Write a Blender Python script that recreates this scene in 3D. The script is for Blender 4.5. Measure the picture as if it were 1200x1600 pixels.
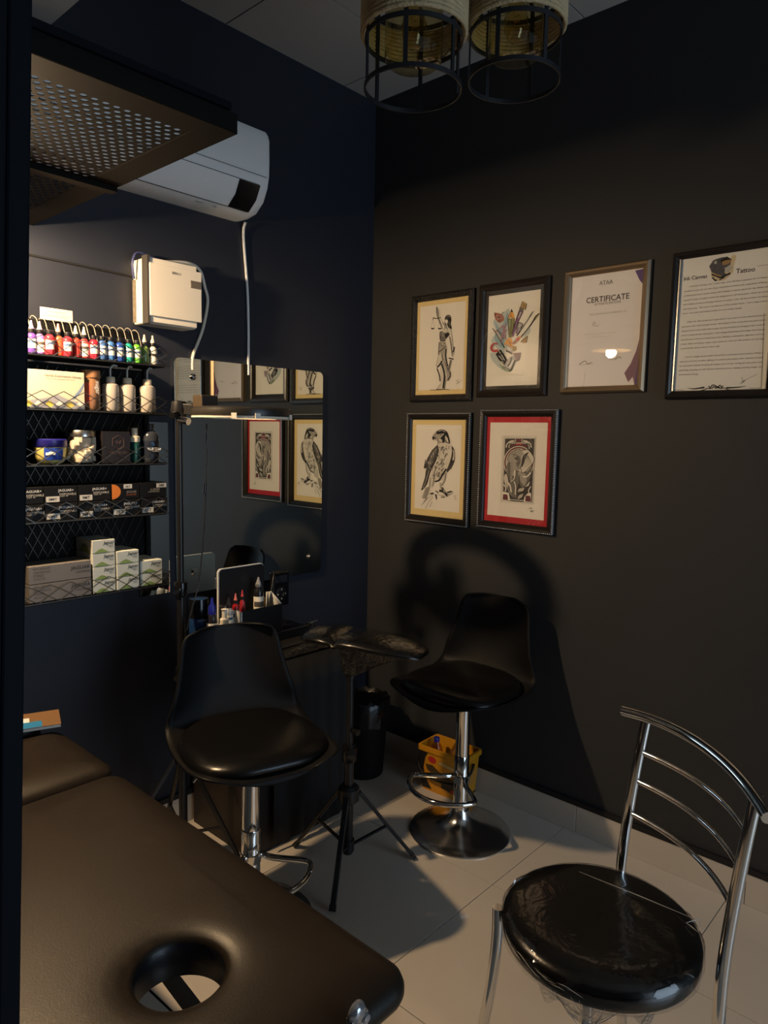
import bpy, bmesh, math, random
from mathutils import Vector, Matrix
random.seed(7)
for o in list(bpy.data.objects): bpy.data.objects.remove(o)
SC = bpy.context.scene
COL = SC.collection
PI = math.pi
R = math.radians

# ------------------------------------------------------------------ camera
YAW, PITCH, ROLL, FPX = 0.83269405, 0.10857943, 0.02044219, 1110.59
CAM = Vector((-2.424, -2.302, 1.5))
_f = Vector((math.sin(YAW)*math.cos(PITCH), math.cos(YAW)*math.cos(PITCH), -math.sin(PITCH)))
_r0 = Vector((math.cos(YAW), -math.sin(YAW), 0)); _u0 = _r0.cross(_f)
_r = _r0*math.cos(ROLL) + _u0*math.sin(ROLL)
_u = _u0*math.cos(ROLL) - _r0*math.sin(ROLL)
cd = bpy.data.cameras.new('camera'); cam = bpy.data.objects.new('camera', cd); COL.objects.link(cam)
cd.sensor_fit = 'AUTO'; cd.sensor_width = 36; cd.lens = FPX/1600*36; cd.clip_start = .02
m = Matrix.Identity(4)
for i, c in enumerate((_r, _u, -_f)):
    for j in range(3): m[j][i] = c[j]
m.translation = CAM
cam.matrix_world = m
SC.camera = cam

def ray(px, py): return _r*((px-600)/FPX) + _u*((800-py)/FPX) + _f
def at(px, py, t): return CAM + ray(px, py)*t
def onX(px, py, X=0.):
    d = ray(px, py); return CAM + d*((X-CAM.x)/d.x)
def onY(px, py, Y=0.):
    d = ray(px, py); return CAM + d*((Y-CAM.y)/d.y)
def onZ(px, py, Z=0.):
    d = ray(px, py); return CAM + d*((Z-CAM.z)/d.z)

# ------------------------------------------------------------------ world, light, exposure
w = bpy.data.worlds.new('world'); SC.world = w; w.use_nodes = True
w.node_tree.nodes['Background'].inputs[0].default_value = (.45, .6, .8, 1)
w.node_tree.nodes['Background'].inputs[1].default_value = .02
def area(name, loc, rot, sx, sy, power, col):
    l = bpy.data.lights.new(name, 'AREA'); l.shape = 'RECTANGLE'; l.size = sx; l.size_y = sy; l.energy = power; l.color = col
    o = bpy.data.objects.new(name, l); COL.objects.link(o); o.location = loc; o.rotation_euler = rot; return o
# daylight coming in through the entrance opening in the back wall
area('daylight', (-.95, -4.63, 1.25), (R(90), 0, 0), 1.6, 2.1, 38, (.62, .8, 1.0))
BULB = Vector((-1.84, -.31, 2.035)); BULB_E = 2950
vs = SC.view_settings
vs.view_transform = 'Standard'; vs.look = 'None'; vs.gamma = 1; vs.use_curve_mapping = False
vs.exposure = 0.0

# ------------------------------------------------------------------ materials
MT = {}
def mat(name, col, rough=.5, metal=0., bump=0., bscale=60., var=0., vscale=6., spec=.5, emit=None, trans=0., coat=0., ior=1.45, bdist=.002):
    if name in MT: return MT[name]
    M = bpy.data.materials.new(name); M.use_nodes = True; nt = M.node_tree; N = nt.nodes; L = nt.links
    b = N['Principled BSDF']
    b.inputs['Base Color'].default_value = (*col, 1); b.inputs['Roughness'].default_value = rough
    b.inputs['Metallic'].default_value = metal; b.inputs['Specular IOR Level'].default_value = spec
    b.inputs['Transmission Weight'].default_value = trans; b.inputs['Coat Weight'].default_value = coat; b.inputs['IOR'].default_value = ior
    tc = N.new('ShaderNodeTexCoord')
    if var:
        n = N.new('ShaderNodeTexNoise'); n.inputs['Scale'].default_value = vscale; n.inputs['Detail'].default_value = 6
        L.new(tc.outputs['Object'], n.inputs['Vector'])
        mx = N.new('ShaderNodeMix'); mx.data_type = 'RGBA'
        mx.inputs[6].default_value = (*[c*(1-var) for c in col], 1); mx.inputs[7].default_value = (*[min(1, c*(1+var)) for c in col], 1)
        L.new(n.outputs['Fac'], mx.inputs[0]); L.new(mx.outputs[2], b.inputs['Base Color'])
    if bump:
        n = N.new('ShaderNodeTexNoise'); n.inputs['Scale'].default_value = bscale; n.inputs['Detail'].default_value = 4
        L.new(tc.outputs['Object'], n.inputs['Vector'])
        bp = N.new('ShaderNodeBump'); bp.inputs['Strength'].default_value = bump; bp.inputs['Distance'].default_value = bdist
        L.new(n.outputs['Fac'], bp.inputs['Height']); L.new(bp.outputs[0], b.inputs['Normal'])
    if emit:
        b.inputs['Emission Color'].default_value = (*emit[0], 1); b.inputs['Emission Strength'].default_value = emit[1]
    MT[name] = M; return M
def thin_glass(name, tint=(1, 1, 1), rough=.01, ior=1.5, bump=0., bscale=30., boost=1.):
    M = bpy.data.materials.new(name); M.use_nodes = True; nt = M.node_tree; N = nt.nodes; L = nt.links
    N.remove(N['Principled BSDF']); out = N['Material Output']
    t = N.new('ShaderNodeBsdfTransparent'); t.inputs[0].default_value = (*tint, 1)
    g = N.new('ShaderNodeBsdfGlossy'); g.inputs['Roughness'].default_value = rough
    fr = N.new('ShaderNodeFresnel'); fr.inputs[0].default_value = ior
    mu = N.new('ShaderNodeMath'); mu.operation = 'MULTIPLY'; mu.inputs[1].default_value = boost; mu.use_clamp = True
    mx = N.new('ShaderNodeMixShader')
    ge = N.new('ShaderNodeNewGeometry'); mr = N.new('ShaderNodeMapRange'); mr.inputs[3].default_value = ior; mr.inputs[4].default_value = 1/ior
    L.new(ge.outputs['Backfacing'], mr.inputs[0]); L.new(mr.outputs[0], fr.inputs[0])
    L.new(fr.outputs[0], mu.inputs[0]); L.new(mu.outputs[0], mx.inputs[0]); L.new(t.outputs[0], mx.inputs[1]); L.new(g.outputs[0], mx.inputs[2]); L.new(mx.outputs[0], out.inputs[0])
    if bump:
        tc = N.new('ShaderNodeTexCoord'); n = N.new('ShaderNodeTexNoise'); n.inputs['Scale'].default_value = bscale; n.inputs['Detail'].default_value = 3
        n.inputs['Distortion'].default_value = 1.5
        L.new(tc.outputs['Object'], n.inputs['Vector'])
        bp = N.new('ShaderNodeBump'); bp.inputs['Strength'].default_value = bump; bp.inputs['Distance'].default_value = .01
        L.new(n.outputs['Fac'], bp.inputs['Height']); L.new(bp.outputs[0], g.inputs['Normal']); L.new(bp.outputs[0], fr.inputs['Normal'])
    MT[name] = M; return M

wallp = mat('wall_paint', (.021, .024, .034), .45, bump=.10, bscale=220, var=.12, vscale=2.5, spec=.35)
wallp_r = mat('wall_paint_charcoal', (.031, .032, .033), .6, bump=.12, bscale=220, var=.10, vscale=2.5, spec=.2)
ceilm = mat('ceiling_board', (.42, .40, .37), .8, bump=.1, bscale=90, var=.05)
blackm = mat('matt_black', (.006, .006, .007), .7)
tilem = mat('glazed_tile', (.53, .475, .40), .06, var=.05, vscale=5, spec=.5)
groutm = mat('grout', (.22, .2, .18), .8)
postm = mat('navy_metal', (.0035, .005, .008), .6, spec=.08, bump=.06, bscale=25)
perfm = mat('perforated_steel', (.006, .005, .0038), .65, spec=.12, bump=.15, bscale=30)
acw = mat('white_plastic', (.84, .85, .84), .35)
cream = mat('cream_plastic', (.80, .74, .62), .42, var=.04)
chrome = mat('chrome', (.78, .77, .75), .07, 1.)
brushed = mat('brushed_steel', (.6, .58, .54), .25, 1.)
mirrorm = mat('mirror_silver', (.80, .84, .81), .005, 1.)
black_pl = mat('black_plastic', (.009, .009, .01), .38)
black_gl = mat('black_gloss', (.006, .006, .007), .15)
blk_metal = mat('black_metal', (.01, .01, .011), .32, spec=.5)
leath = mat('black_leather', (.004, .0038, .0036), .27, bump=.1, bscale=240, spec=.4)
vinyl = mat('brown_black_vinyl', (.016, .0115, .0075), .40, bump=.14, bscale=380, var=.25, vscale=9, spec=.30)
paper = mat('paper', (.76, .73, .66), .8)
paperw = mat('paper_white', (.74, .74, .72), .75)
matte_y = mat('cream_mount', (.70, .56, .27), .8)
matte_r = mat('red_mount', (.42, .012, .022), .7)
ink = mat('ink_black', (.012, .011, .010), .8)
ink2 = mat('ink_dark', (.06, .055, .05), .8)
ink3 = mat('ink_mid', (.17, .16, .145), .8)
ink4 = mat('ink_light', (.36, .34, .30), .8)
ink5 = mat('ink_pale', (.62, .59, .52), .8)
glassm = thin_glass('picture_glass', rough=.004, ior=1.5)
clearp = thin_glass('clear_plastic', (.93, .93, .92), .06, 1.45)
filmm = thin_glass('cling_film', (.98, .98, .98), .03, 1.5, bump=.35, bscale=30, boost=1.3)
amber = thin_glass('amber_glass', (.96, .88, .62), .02, 1.5, boost=1.6)
def flat(name, c, rough=.6): return mat(name, c, rough)

# ------------------------------------------------------------------ mesh builder
class MB:
    def __init__(s): s.v = []; s.f = []; s.m = []
    def add(s, vs, fs, mi=0):
        k = len(s.v); s.v += [Vector(p) for p in vs]
        for f in fs: s.f.append([k+i for i in f]); s.m.append(mi)
        return s
    def box(s, x0, x1, y0, y1, z0, z1, mi=0, M=None):
        vs = [Vector((x, y, z)) for z in (z0, z1) for y in (y0, y1) for x in (x0, x1)]
        if M is not None: vs = [M @ p for p in vs]
        return s.add(vs, [(0, 2, 3, 1), (4, 5, 7, 6), (0, 1, 5, 4), (2, 6, 7, 3), (0, 4, 6, 2), (1, 3, 7, 5)], mi)
    def bar(s, a, b, wd, th, mi=0, up=(0, 0, 1)):
        a = Vector(a); b = Vector(b); d = b-a; L = d.length; d.normalize(); up = Vector(up)
        if abs(d.dot(up)) > .98: up = Vector((1, 0, 0))
        sx = d.cross(up).normalized(); u = sx.cross(d)
        M = Matrix((sx, d, u)).transposed().to_4x4(); M.translation = a
        return s.box(-wd/2, wd/2, 0, L, -th/2, th/2, mi, M)
    def tube(s, pts, r, seg=10, closed=False, mi=0, cap=True):
        P = [Vector(p) for p in pts]; n = len(P)
        rr = r if isinstance(r, (list, tuple)) else [r]*n
        T = []
        for i in range(n):
            a = P[i-1] if (i or closed) else P[i]; b = P[(i+1) % n] if (i < n-1 or closed) else P[i]
            T.append((b-a).normalized())
        u = T[0].orthogonal().normalized(); k = len(s.v)
        for i in range(n):
            if i:
                ax = T[i-1].cross(T[i])
                if ax.length > 1e-8: u = Matrix.Rotation(T[i-1].angle(T[i]), 3, ax.normalized()) @ u
            u = (u - T[i]*u.dot(T[i])).normalized(); v2 = T[i].cross(u)
            for j in range(seg):
                a = 2*PI*j/seg; s.v.append(P[i] + (u*math.cos(a) + v2*math.sin(a))*rr[i])
        for i in range(n if closed else n-1):
            for j in range(seg):
                a = k+i*seg+j; b = k+i*seg+(j+1) % seg; c = k+((i+1) % n)*seg+(j+1) % seg; d = k+((i+1) % n)*seg+j
                s.f.append([a, b, c, d]); s.m.append(mi)
        if cap and not closed:
            s.f.append([k+j for j in range(seg)][::-1]); s.m.append(mi)
            s.f.append([k+(n-1)*seg+j for j in range(seg)]); s.m.append(mi)
        return s
    def lathe(s, prof, seg=24, c=(0, 0, 0), mi=0, M=None, sx=1., sy=1.):
        k = len(s.v); c = Vector(c); n = len(prof)
        for (r, z) in prof:
            for j in range(seg):
                a = 2*PI*j/seg; p = Vector((r*math.cos(a)*sx, r*math.sin(a)*sy, z))
                s.v.append((M @ p if M is not None else p)+c)
        for i in range(n-1):
            for j in range(seg):
                s.f.append([k+i*seg+j, k+i*seg+(j+1) % seg, k+(i+1)*seg+(j+1) % seg, k+(i+1)*seg+j]); s.m.append(mi)
        if prof[0][0] > 1e-5: s.f.append([k+j for j in range(seg)][::-1]); s.m.append(mi)
        if prof[-1][0] > 1e-5: s.f.append([k+(n-1)*seg+j for j in range(seg)]); s.m.append(mi)
        return s
    def loft(s, rings, mi=0, cap=True):
        k = len(s.v); n = len(rings[0])
        for rg in rings: s.v += [Vector(p) for p in rg]
        for i in range(len(rings)-1):
            for j in range(n):
                s.f.append([k+i*n+j, k+i*n+(j+1) % n, k+(i+1)*n+(j+1) % n, k+(i+1)*n+j]); s.m.append(mi)
        if cap:
            s.f.append([k+j for j in range(n)][::-1]); s.m.append(mi)
            s.f.append([k+(len(rings)-1)*n+j for j in range(n)]); s.m.append(mi)
        return s
    def grid(s, rows, mi=0):
        k = len(s.v); n = len(rows[0])
        for rg in rows: s.v += [Vector(p) for p in rg]
        for i in range(len(rows)-1):
            for j in range(n-1): s.f.append([k+i*n+j, k+i*n+j+1, k+(i+1)*n+j+1, k+(i+1)*n+j]); s.m.append(mi)
        return s
    def extrude(s, pts, d, mi=0):
        pts = [Vector(p) for p in pts]; d = Vector(d); n = len(pts)
        return s.add(pts+[p+d for p in pts], [list(range(n))[::-1], [n+i for i in range(n)]]+[[i, (i+1) % n, n+(i+1) % n, n+i] for i in range(n)], mi)
def wm(o):
    return wm(o.parent) @ o.matrix_parent_inverse @ o.matrix_basis if o.parent else o.matrix_basis.copy()
def build(name, mb, mats, parent=None, smooth=None, bevel=0., solid=0., sub=0, local=True, seg=2):
    me = bpy.data.meshes.new(name)
    if not isinstance(mats, (list, tuple)): mats = [mats]
    off = Vector((0, 0, 0))
    if parent is None and mb.v:
        xs = [p.x for p in mb.v]; ys = [p.y for p in mb.v]; zs = [p.z for p in mb.v]
        off = Vector(((min(xs)+max(xs))/2, (min(ys)+max(ys))/2, min(zs)))
    me.from_pydata([tuple(p-off) for p in mb.v], [], mb.f)
    for q in mats: me.materials.append(q)
    for p, i in zip(me.polygons, mb.m): p.material_index = i
    bm = bmesh.new(); bm.from_mesh(me); bmesh.ops.recalc_face_normals(bm, faces=bm.faces); bm.to_mesh(me); bm.free()
    if smooth is not None:
        me.shade_smooth(); me.set_sharp_from_angle(angle=R(smooth))
    o = bpy.data.objects.new(name, me); COL.objects.link(o); o.location = off
    if parent is not None:
        o.parent = parent
        if not local or (parent.type == 'MESH' and parent.parent is None): o.matrix_parent_inverse = wm(parent).inverted()
    if solid:
        q = o.modifiers.new('solid', 'SOLIDIFY'); q.thickness = solid; q.offset = 0
    if bevel:
        q = o.modifiers.new('bevel', 'BEVEL'); q.width = bevel; q.segments = seg; q.limit_method = 'ANGLE'; q.angle_limit = R(40)
    if sub:
        q = o.modifiers.new('sub', 'SUBSURF'); q.levels = sub; q.render_levels = sub
    return o
def thing(name, label, cat, loc=(0, 0, 0), rz=0., group=None):
    o = bpy.data.objects.new(name, None); COL.objects.link(o); o.empty_display_size = .05
    o.location = loc; o.rotation_euler = (0, 0, rz); tag(o, label, cat, group)
    o.matrix_basis = Matrix.Translation(loc) @ Matrix.Rotation(rz, 4, 'Z')
    return o
def tag(o, label, cat, group=None, kind=None):
    o['label'] = label; o['category'] = cat
    if group: o['group'] = group
    if kind: o['kind'] = kind
    return o
def struct(o, label=None):
    o['kind'] = 'structure'
    if label: o['label'] = label; o['category'] = 'structure'
    return o
def copy_tree(o, parent=None):
    c = o.copy(); COL.objects.link(c)
    if parent is not None: c.parent = parent
    for ch in list(o.children): copy_tree(ch, c)
    return c
def smoothpts(P, n=6, closed=False):
    P = [Vector(p) for p in P]; N = len(P); out = []
    for i in range(N if closed else N-1):
        p1 = P[i]; p2 = P[(i+1) % N]; p0 = P[i-1] if (i or closed) else p1; p3 = P[(i+2) % N] if (i+2 < N or closed) else p2
        for k in range(n):
            t = k/n
            out.append(.5*((2*p1)+(p2-p0)*t+(2*p0-5*p1+4*p2-p3)*t*t+(3*p1-p0-3*p2+p3)*t**3))
    if not closed: out.append(P[-1])
    return out
def rrect(x0, x1, y0, y1, r, seg=6):
    out = []
    for cx, cy, a0 in ((x1-r, y1-r, 0), (x0+r, y1-r, 90), (x0+r, y0+r, 180), (x1-r, y0+r, 270)):
        for k in range(seg+1):
            a = R(a0+90*k/seg); out.append((cx+r*math.cos(a), cy+r*math.sin(a)))
    return out
def text(s, parent, m_, org, u, v, wd=None, ht=None, align='C', name='lettering', bold=False, shear=0.):
    cu = bpy.data.curves.new('t', 'FONT'); cu.body = s; cu.resolution_u = 2; cu.shear = shear; cu.space_line = 1.0
    if bold: cu.offset = .012
    ob = bpy.data.objects.new('t', cu)
    me = bpy.data.meshes.new_from_object(ob)
    bpy.data.objects.remove(ob)
    if not me.vertices: return None
    xs = [q.co.x for q in me.vertices]; ys = [q.co.y for q in me.vertices]
    x0, x1, y0, y1 = min(xs), max(xs), min(ys), max(ys)
    sx = wd/(x1-x0) if wd else None; sy = ht/(y1-y0) if ht else None
    sx = sx or sy; sy = sy or sx
    cx = {'C': (x0+x1)/2, 'L': x0, 'R': x1}[align]; cy = (y0+y1)/2
    u = Vector(u); v = Vector(v); org = Vector(org)
    for q in me.vertices: q.co = org + u*((q.co.x-cx)*sx) + v*((q.co.y-cy)*sy)
    me.materials.clear(); me.materials.append(m_); me.name = name
    o = bpy.data.objects.new(name, me); COL.objects.link(o); o.parent = parent
    o.matrix_parent_inverse = wm(parent).inverted()
    return o
UL, VL = (1, 0, 0), (0, 0, 1)       # reading direction on the left wall
UR = (0, -1, 0)                     # reading direction on the right wall

# ------------------------------------------------------------------ room shell
H = 2.966; XB, YB = -4.2, -4.6
wl = struct(build('wall_left', MB().box(XB, .1, 0, .1, 0, H), wallp), 'dark navy painted wall with mirror and shelves')
wr = struct(build('wall_right', MB().box(0, .1, YB, 0, 0, H), wallp_r), 'dark charcoal painted wall with framed pictures')
struct(build('wall_side', MB().box(XB-.1, XB, YB, 0, 0, H), wallp), 'dark painted wall behind the partition')
b = MB().box(XB, -1.75, YB-.1, YB, 0, H).box(-.15, 0, YB-.1, YB, 0, H).box(-1.75, -.15, YB-.1, YB, 2.3, H)
struct(build('wall_back', b, wallp), 'dark painted wall with entrance opening behind the camera')
fl = struct(build('floor', MB().box(XB, 0, YB, 0, -.06, -.006), groutm), 'glossy grey beige tiled floor')
tm = None; T = .6
for i in range(8):
    for j in range(9):
        x1 = .1-.6*i; y1 = .12-.6*j
        a0, a1, b0, b1 = max(x1-T, XB)+.0012, min(x1, 0)-.0012, max(y1-T, YB)+.0012, min(y1, 0)-.0012
        if a1-a0 < .02 or b1-b0 < .02: continue
        build('tile', MB().box(a0, a1, b0, b1, -.006, 0), tilem, fl, bevel=.0007, seg=1)
ce = struct(build('ceiling', MB().box(XB, 0, YB, 0, H+.008, H+.06), blackm), 'grey ceiling of square boards')
for i in range(8):
    for j in range(9):
        x1 = .4-.6*i; y1 = .2-.6*j
        a0, a1, b0, b1 = max(x1-T, XB)+.003, min(x1, 0)-.003, max(y1-T, YB)+.003, min(y1, 0)-.003
        if a1-a0 < .02 or b1-b0 < .02: continue
        build('ceiling_board', MB().box(a0, a1, b0, b1, H, H+.01), ceilm, ce)
bb = struct(build('baseboard_right', MB().box(-.003, 0, YB, 0, 0, .108), groutm), 'glazed tile skirting along the right wall')
for j in range(8):
    y1 = .07-.6*j; a, c = max(y1-T, YB)+.001, min(y1, 0)-.001
    build('skirting_tile', MB().box(-.012, -.003, a, c, 0, .108), tilem, bb, bevel=.001, seg=1)
bb2 = struct(build('baseboard_left', MB().box(XB, 0, -.003, 0, 0, .108), groutm), 'glazed tile skirting along the left wall')
for j in range(7):
    x1 = -.013-.6*j; build('skirting_tile', MB().box(max(x1-T, XB)+.001, x1-.001, -.012, -.003, 0, .108), tilem, bb2, bevel=.001, seg=1)
struct(build('trim_1', MB().box(-.014, 0, YB, -.012, .108, .128), blackm), 'thin dark strip above the right skirting')
struct(build('trim_2', MB().box(XB, -.0, -.014, 0, .108, .128), blackm), 'thin dark strip above the left skirting')
# lowered soffit over the partition
so = struct(build('trim_3', MB().box(XB, -1.47, -1.5, 0, 2.655, H), blackm), 'black sided soffit below the ceiling')
build('soffit_board', MB().box(XB, -1.475, -1.5, 0, 2.65, 2.655), ceilm, so)
# leaning partition post at the left edge
pa, pb = Vector((-2.155, -1.745, H)), Vector((-2.287, -1.745, 0))
def post(x0, x1, y0, y1, n, p=None):
    q = MB(); vs = []
    for z, o_ in ((0, pb), (H, pa)):
        vs += [(o_.x+x0, o_.y+y0, z), (o_.x+x1, o_.y+y0, z), (o_.x+x1, o_.y+y1, z), (o_.x+x0, o_.y+y1, z)]
    q.add(vs, [(0, 3, 2, 1), (4, 5, 6, 7), (0, 1, 5, 4), (1, 2, 6, 5), (2, 3, 7, 6), (3, 0, 4, 7)])
    return build(n, q, postm, p, bevel=.002)
t4 = struct(post(-.016, 0, -.03, .03, 'trim_4'), 'dark navy metal partition post at the left edge')
t5 = struct(post(-.13, -.018, -.036, .03, 'trim_5'), 'dark navy partition panel edge left of the post')

# ------------------------------------------------------------------ perforated overhead shelf with the hanging lamp under it
PZ = 2.108; PX0, PX1, PY0, PY1 = -2.10, -1.505, -1.035, -.004
ps = thing('perforated_shelf', 'dark perforated metal shelf high on the left wall', 'shelf', (-1.8, -.5, PZ))
def perforated():
    q = MB(); r = .0068; hx = .01075; hy = .0186
    nx = int((PX1-PX0-.115)/hx); ny = int((PY1-PY0-.12)/hy)
    x0 = PX0+.05; y0 = PY0+.07; X1 = x0+nx*hx; Y1 = y0+ny*hy
    for j in range(-1, ny+1):
        for i in range(-1, nx+1):
            if (i+j) % 2: continue
            if i in (-1, nx) or j in (-1, ny):
                cx = x0+(i+.5)*hx; cy = y0+(j+.5)*hy
                q.add([(cx+hx, cy, PZ), (cx, cy+hy, PZ), (cx-hx, cy, PZ), (cx, cy-hy, PZ)], [(0, 1, 2, 3)]); continue
            # diamond cell around a hole
            cx = x0+(i+.5)*hx; cy = y0+(j+.5)*hy; n = 8
            outer = []
            for k in range(n):
                a = 2*PI*k/n
                if k % 2 == 0: outer.append((cx+hx*math.cos(a), cy+hy*math.sin(a), PZ))
                else: outer.append((cx+hx*.5*(1 if math.cos(a) > 0 else -1), cy+hy*.5*(1 if math.sin(a) > 0 else -1), PZ))
            inner = [(cx+r*math.cos(2*PI*k/n), cy+r*math.sin(2*PI*k/n), PZ) for k in range(n)]
            q.add(outer+inner, [(k, (k+1) % n, n+(k+1) % n, n+k) for k in range(n)])
    # solid margins
    for a in ((PX0, PX1, PY0, y0-hy*.45), (PX0, PX1, Y1+hy*.45, PY1), (PX0, x0-hx*.42, y0-hy*.45, Y1+hy*.45), (X1+hx*.42, PX1, y0-hy*.45, Y1+hy*.45)):
        q.add([(a[0], a[2], PZ-.0006), (a[1], a[2], PZ-.0006), (a[1], a[3], PZ-.0006), (a[0], a[3], PZ-.0006)], [(0, 1, 2, 3)])
    return q
pl_ = build('perforated_plate', perforated(), perfm, ps, local=False, solid=.0015)
build('rim', MB().box(PX0, PX1, PY0-.003, PY0+.003, PZ-.001, PZ+.036).box(PX1-.003, PX1+.003, PY0, PY1, PZ-.001, PZ+.034).box(PX0-.003, PX0+.003, PY0, PY1, PZ-.001, PZ+.034), perfm, ps, local=False)
build('rail', MB().box(PX0-.05, PX1-.02, PY0-.012, PY0+.008, PZ+.036, PZ+.05), postm, ps, local=False)
build('stiffener', MB().box(PX0, PX1, -.535, -.505, PZ-.014, PZ-.001), perfm, ps, local=False)
build('bracket', MB().box(-1.93, -1.915, PY0+.01, PY0+.02, PZ+.03, 2.65).box(-1.99, -1.9, PY0+.0, PY0+.03, PZ+.032, PZ+.037), postm, ps, local=False)
shade_m = bpy.data.materials.new('shade_fabric'); shade_m.use_nodes = True; _n = shade_m.node_tree.nodes; _l = shade_m.node_tree.links
_n.remove(_n['Principled BSDF']); _d = _n.new('ShaderNodeBsdfDiffuse'); _d.inputs[0].default_value = (.75, .6, .32, 1); _t = _n.new('ShaderNodeBsdfTranslucent'); _t.inputs[0].default_value = (.8, .55, .2, 1)
_m = _n.new('ShaderNodeMixShader'); _m.inputs[0].default_value = .015; _l.new(_d.outputs[0], _m.inputs[1]); _l.new(_t.outputs[0], _m.inputs[2]); _l.new(_m.outputs[0], _n['Material Output'].inputs[0])
lt = thing('hanging_lamp', 'small warm lamp with flat cone shade under the perforated shelf', 'lamp', tuple(BULB))
build('shade', MB().lathe([(.118, .010), (.105, .026), (.055, .05), (.022, .058), (.02, .0585), (.052, .047), (.1, .024), (.116, .009)], 40, BULB), shade_m, lt, 50, local=False)
build('lamp_holder', MB().lathe([(.016, .036), (.018, .058), (.014, .0715)], 20, BULB), black_pl, lt, 40, local=False)
build('bulb', MB().lathe([(.0, -.034), (.014, -.031), (.026, -.018), (.03, 0), (.026, .016), (.016, .03), (.014, .04), (0, .041)], 24, BULB), mat('lit_bulb', (1, .8, .5), .5, emit=((1, .70, .41), BULB_E)), lt, 60, local=False)

# ------------------------------------------------------------------ air conditioner
ac = thing('air_conditioner', 'white split air conditioner high on the navy wall', 'air conditioner', (-1.2, -.1, 2.28))
prof = [(0, 2.285), (-.06, 2.283), (-.115, 2.292), (-.16, 2.325), (-.185, 2.37), (-.195, 2.41), (-.197, 2.46), (-.196, 2.535), (-.188, 2.556), (-.15, 2.572), (-.1, 2.578), (-.1, 2.59), (0, 2.59)]
AX0, AX1 = -1.66, -.745
def acslice(x, k=1.):
    return [(x, y*k, 2.43+(z-2.43)*(.5+.5*k)) for y, z in prof]
build('housing', MB().loft([acslice(AX0, .94), acslice(AX0+.02), acslice(AX1-.02), acslice(AX1, .94)]), acw, ac, 35, local=False)
def acbelt(i0, i1, x0, x1, off, mi=0):
    q = MB(); rows = []
    pts = prof[i0:i1+1]
    for x in (x0, x1): rows.append([(x, y-off*.9, z-off*.4) for y, z in pts])
    return q.grid(rows)
acg = mat('ac_gap', (.02, .02, .02), .6)
build('display', acbelt(2, 4, -.875, -.785, .0012), black_gl, ac, local=False)
build('flap', acbelt(2, 4, AX0+.06, -.878, .0008), acw, ac, 40, local=False)
build('flap_gap', MB().tube([(AX0+.06, -.1155, 2.2915), (-.79, -.1155, 2.2915)], .0016, 6).tube([(AX0+.06, -.1862, 2.371), (-.79, -.1862, 2.371)], .0011, 6).tube([(AX0+.02, -.1965, 2.40), (AX1-.02, -.1965, 2.40)], .0009, 6), acg, ac, local=False)
for xa, xb in ((-.99, -.96), (-.92, -.905)): build('print', MB().box(xa, xb, -.0905, -.0895, 2.286, 2.2885), ink3, ac, local=False)
pts = smoothpts([(-.735, -.03, 2.283), (-.728, -.008, 2.24), (-.709, -.006, 2.05), (-.704, -.006, 1.9), (-.704, -.006, 1.765), (-.704, -.006, 1.72)], 6)
tag(build('white_cable', MB().tube(pts, .0052, 8), acw, None, 60), 'white cable hanging from air conditioner down to the mirror', 'cable')
# ------------------------------------------------------------------ distribution box
dbx = thing('fuse_box', 'cream plastic fuse box mounted on the dark wall', 'fuse box', (-1.09, -.05, 1.85))
build('body', MB().box(-1.178, -.988, -.086, -.0, 1.853, 2.066), cream, dbx, bevel=.006, local=False)
build('side_strip', MB().box(-1.184, -1.173, -.104, -.07, 1.85, 2.07), mat('grey_strip', (.05, .045, .04), .5), dbx, bevel=.001, local=False)
build('cover', MB().box(-1.174, -.994, -.1, -.086, 1.856, 2.064), cream, dbx, bevel=.002, local=False)
dr = build('door', MB().box(-1.176, -.979, -.107, -.0995, 1.876, 2.046), cream, dbx, bevel=.0015, local=False)
la = build('latch', MB().box(-1.023, -.982, -.109, -.1065, 1.988, 2.013), mat('latch_grey', (.16, .13, .10), .4), dr, bevel=.001, local=False)
text('BENLO', dr, ink, (-1.076, -.1073, 2.026), UL, VL, wd=.034, bold=True)
build('paint_crust', MB().box(-1.180, -1.177, -.02, -.0, 1.86, 2.0), mat('crust', (.18, .15, .11), .9, bump=1, bscale=90, var=.6, vscale=60), dbx, local=False)
pts = smoothpts([(-1.12, -.05, 2.064), (-1.0, -.045, 2.084), (-.93, -.02, 2.075), (-.9, -.008, 2.02), (-.888, -.006, 1.97), (-.91, -.006, 1.87), (-.95, -.006, 1.775), (-.955, -.006, 1.72)], 6)
build('cable', MB().tube(pts, .006, 8), cream, dbx, 60, local=False)
pts = smoothpts([(-1.19, -.03, 2.0), (-1.2, -.04, 2.05), (-1.18, -.04, 2.085), (-1.11, -.04, 2.075)], 5)
build('cable', MB().tube(pts, .004, 6), mat('blue_wire', (.05, .06, .16), .4), dbx, 60, local=False)['label'] = 'dark blue wire'
tag(build('wall_cable', MB().tube([onY(-60, 376, -.004), onY(51, 399, -.004), onY(214, 433.5, -.004)], .0035, 8), blackm, None, 60), 'thin black cable running along wall to the fuse box', 'cable')

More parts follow.
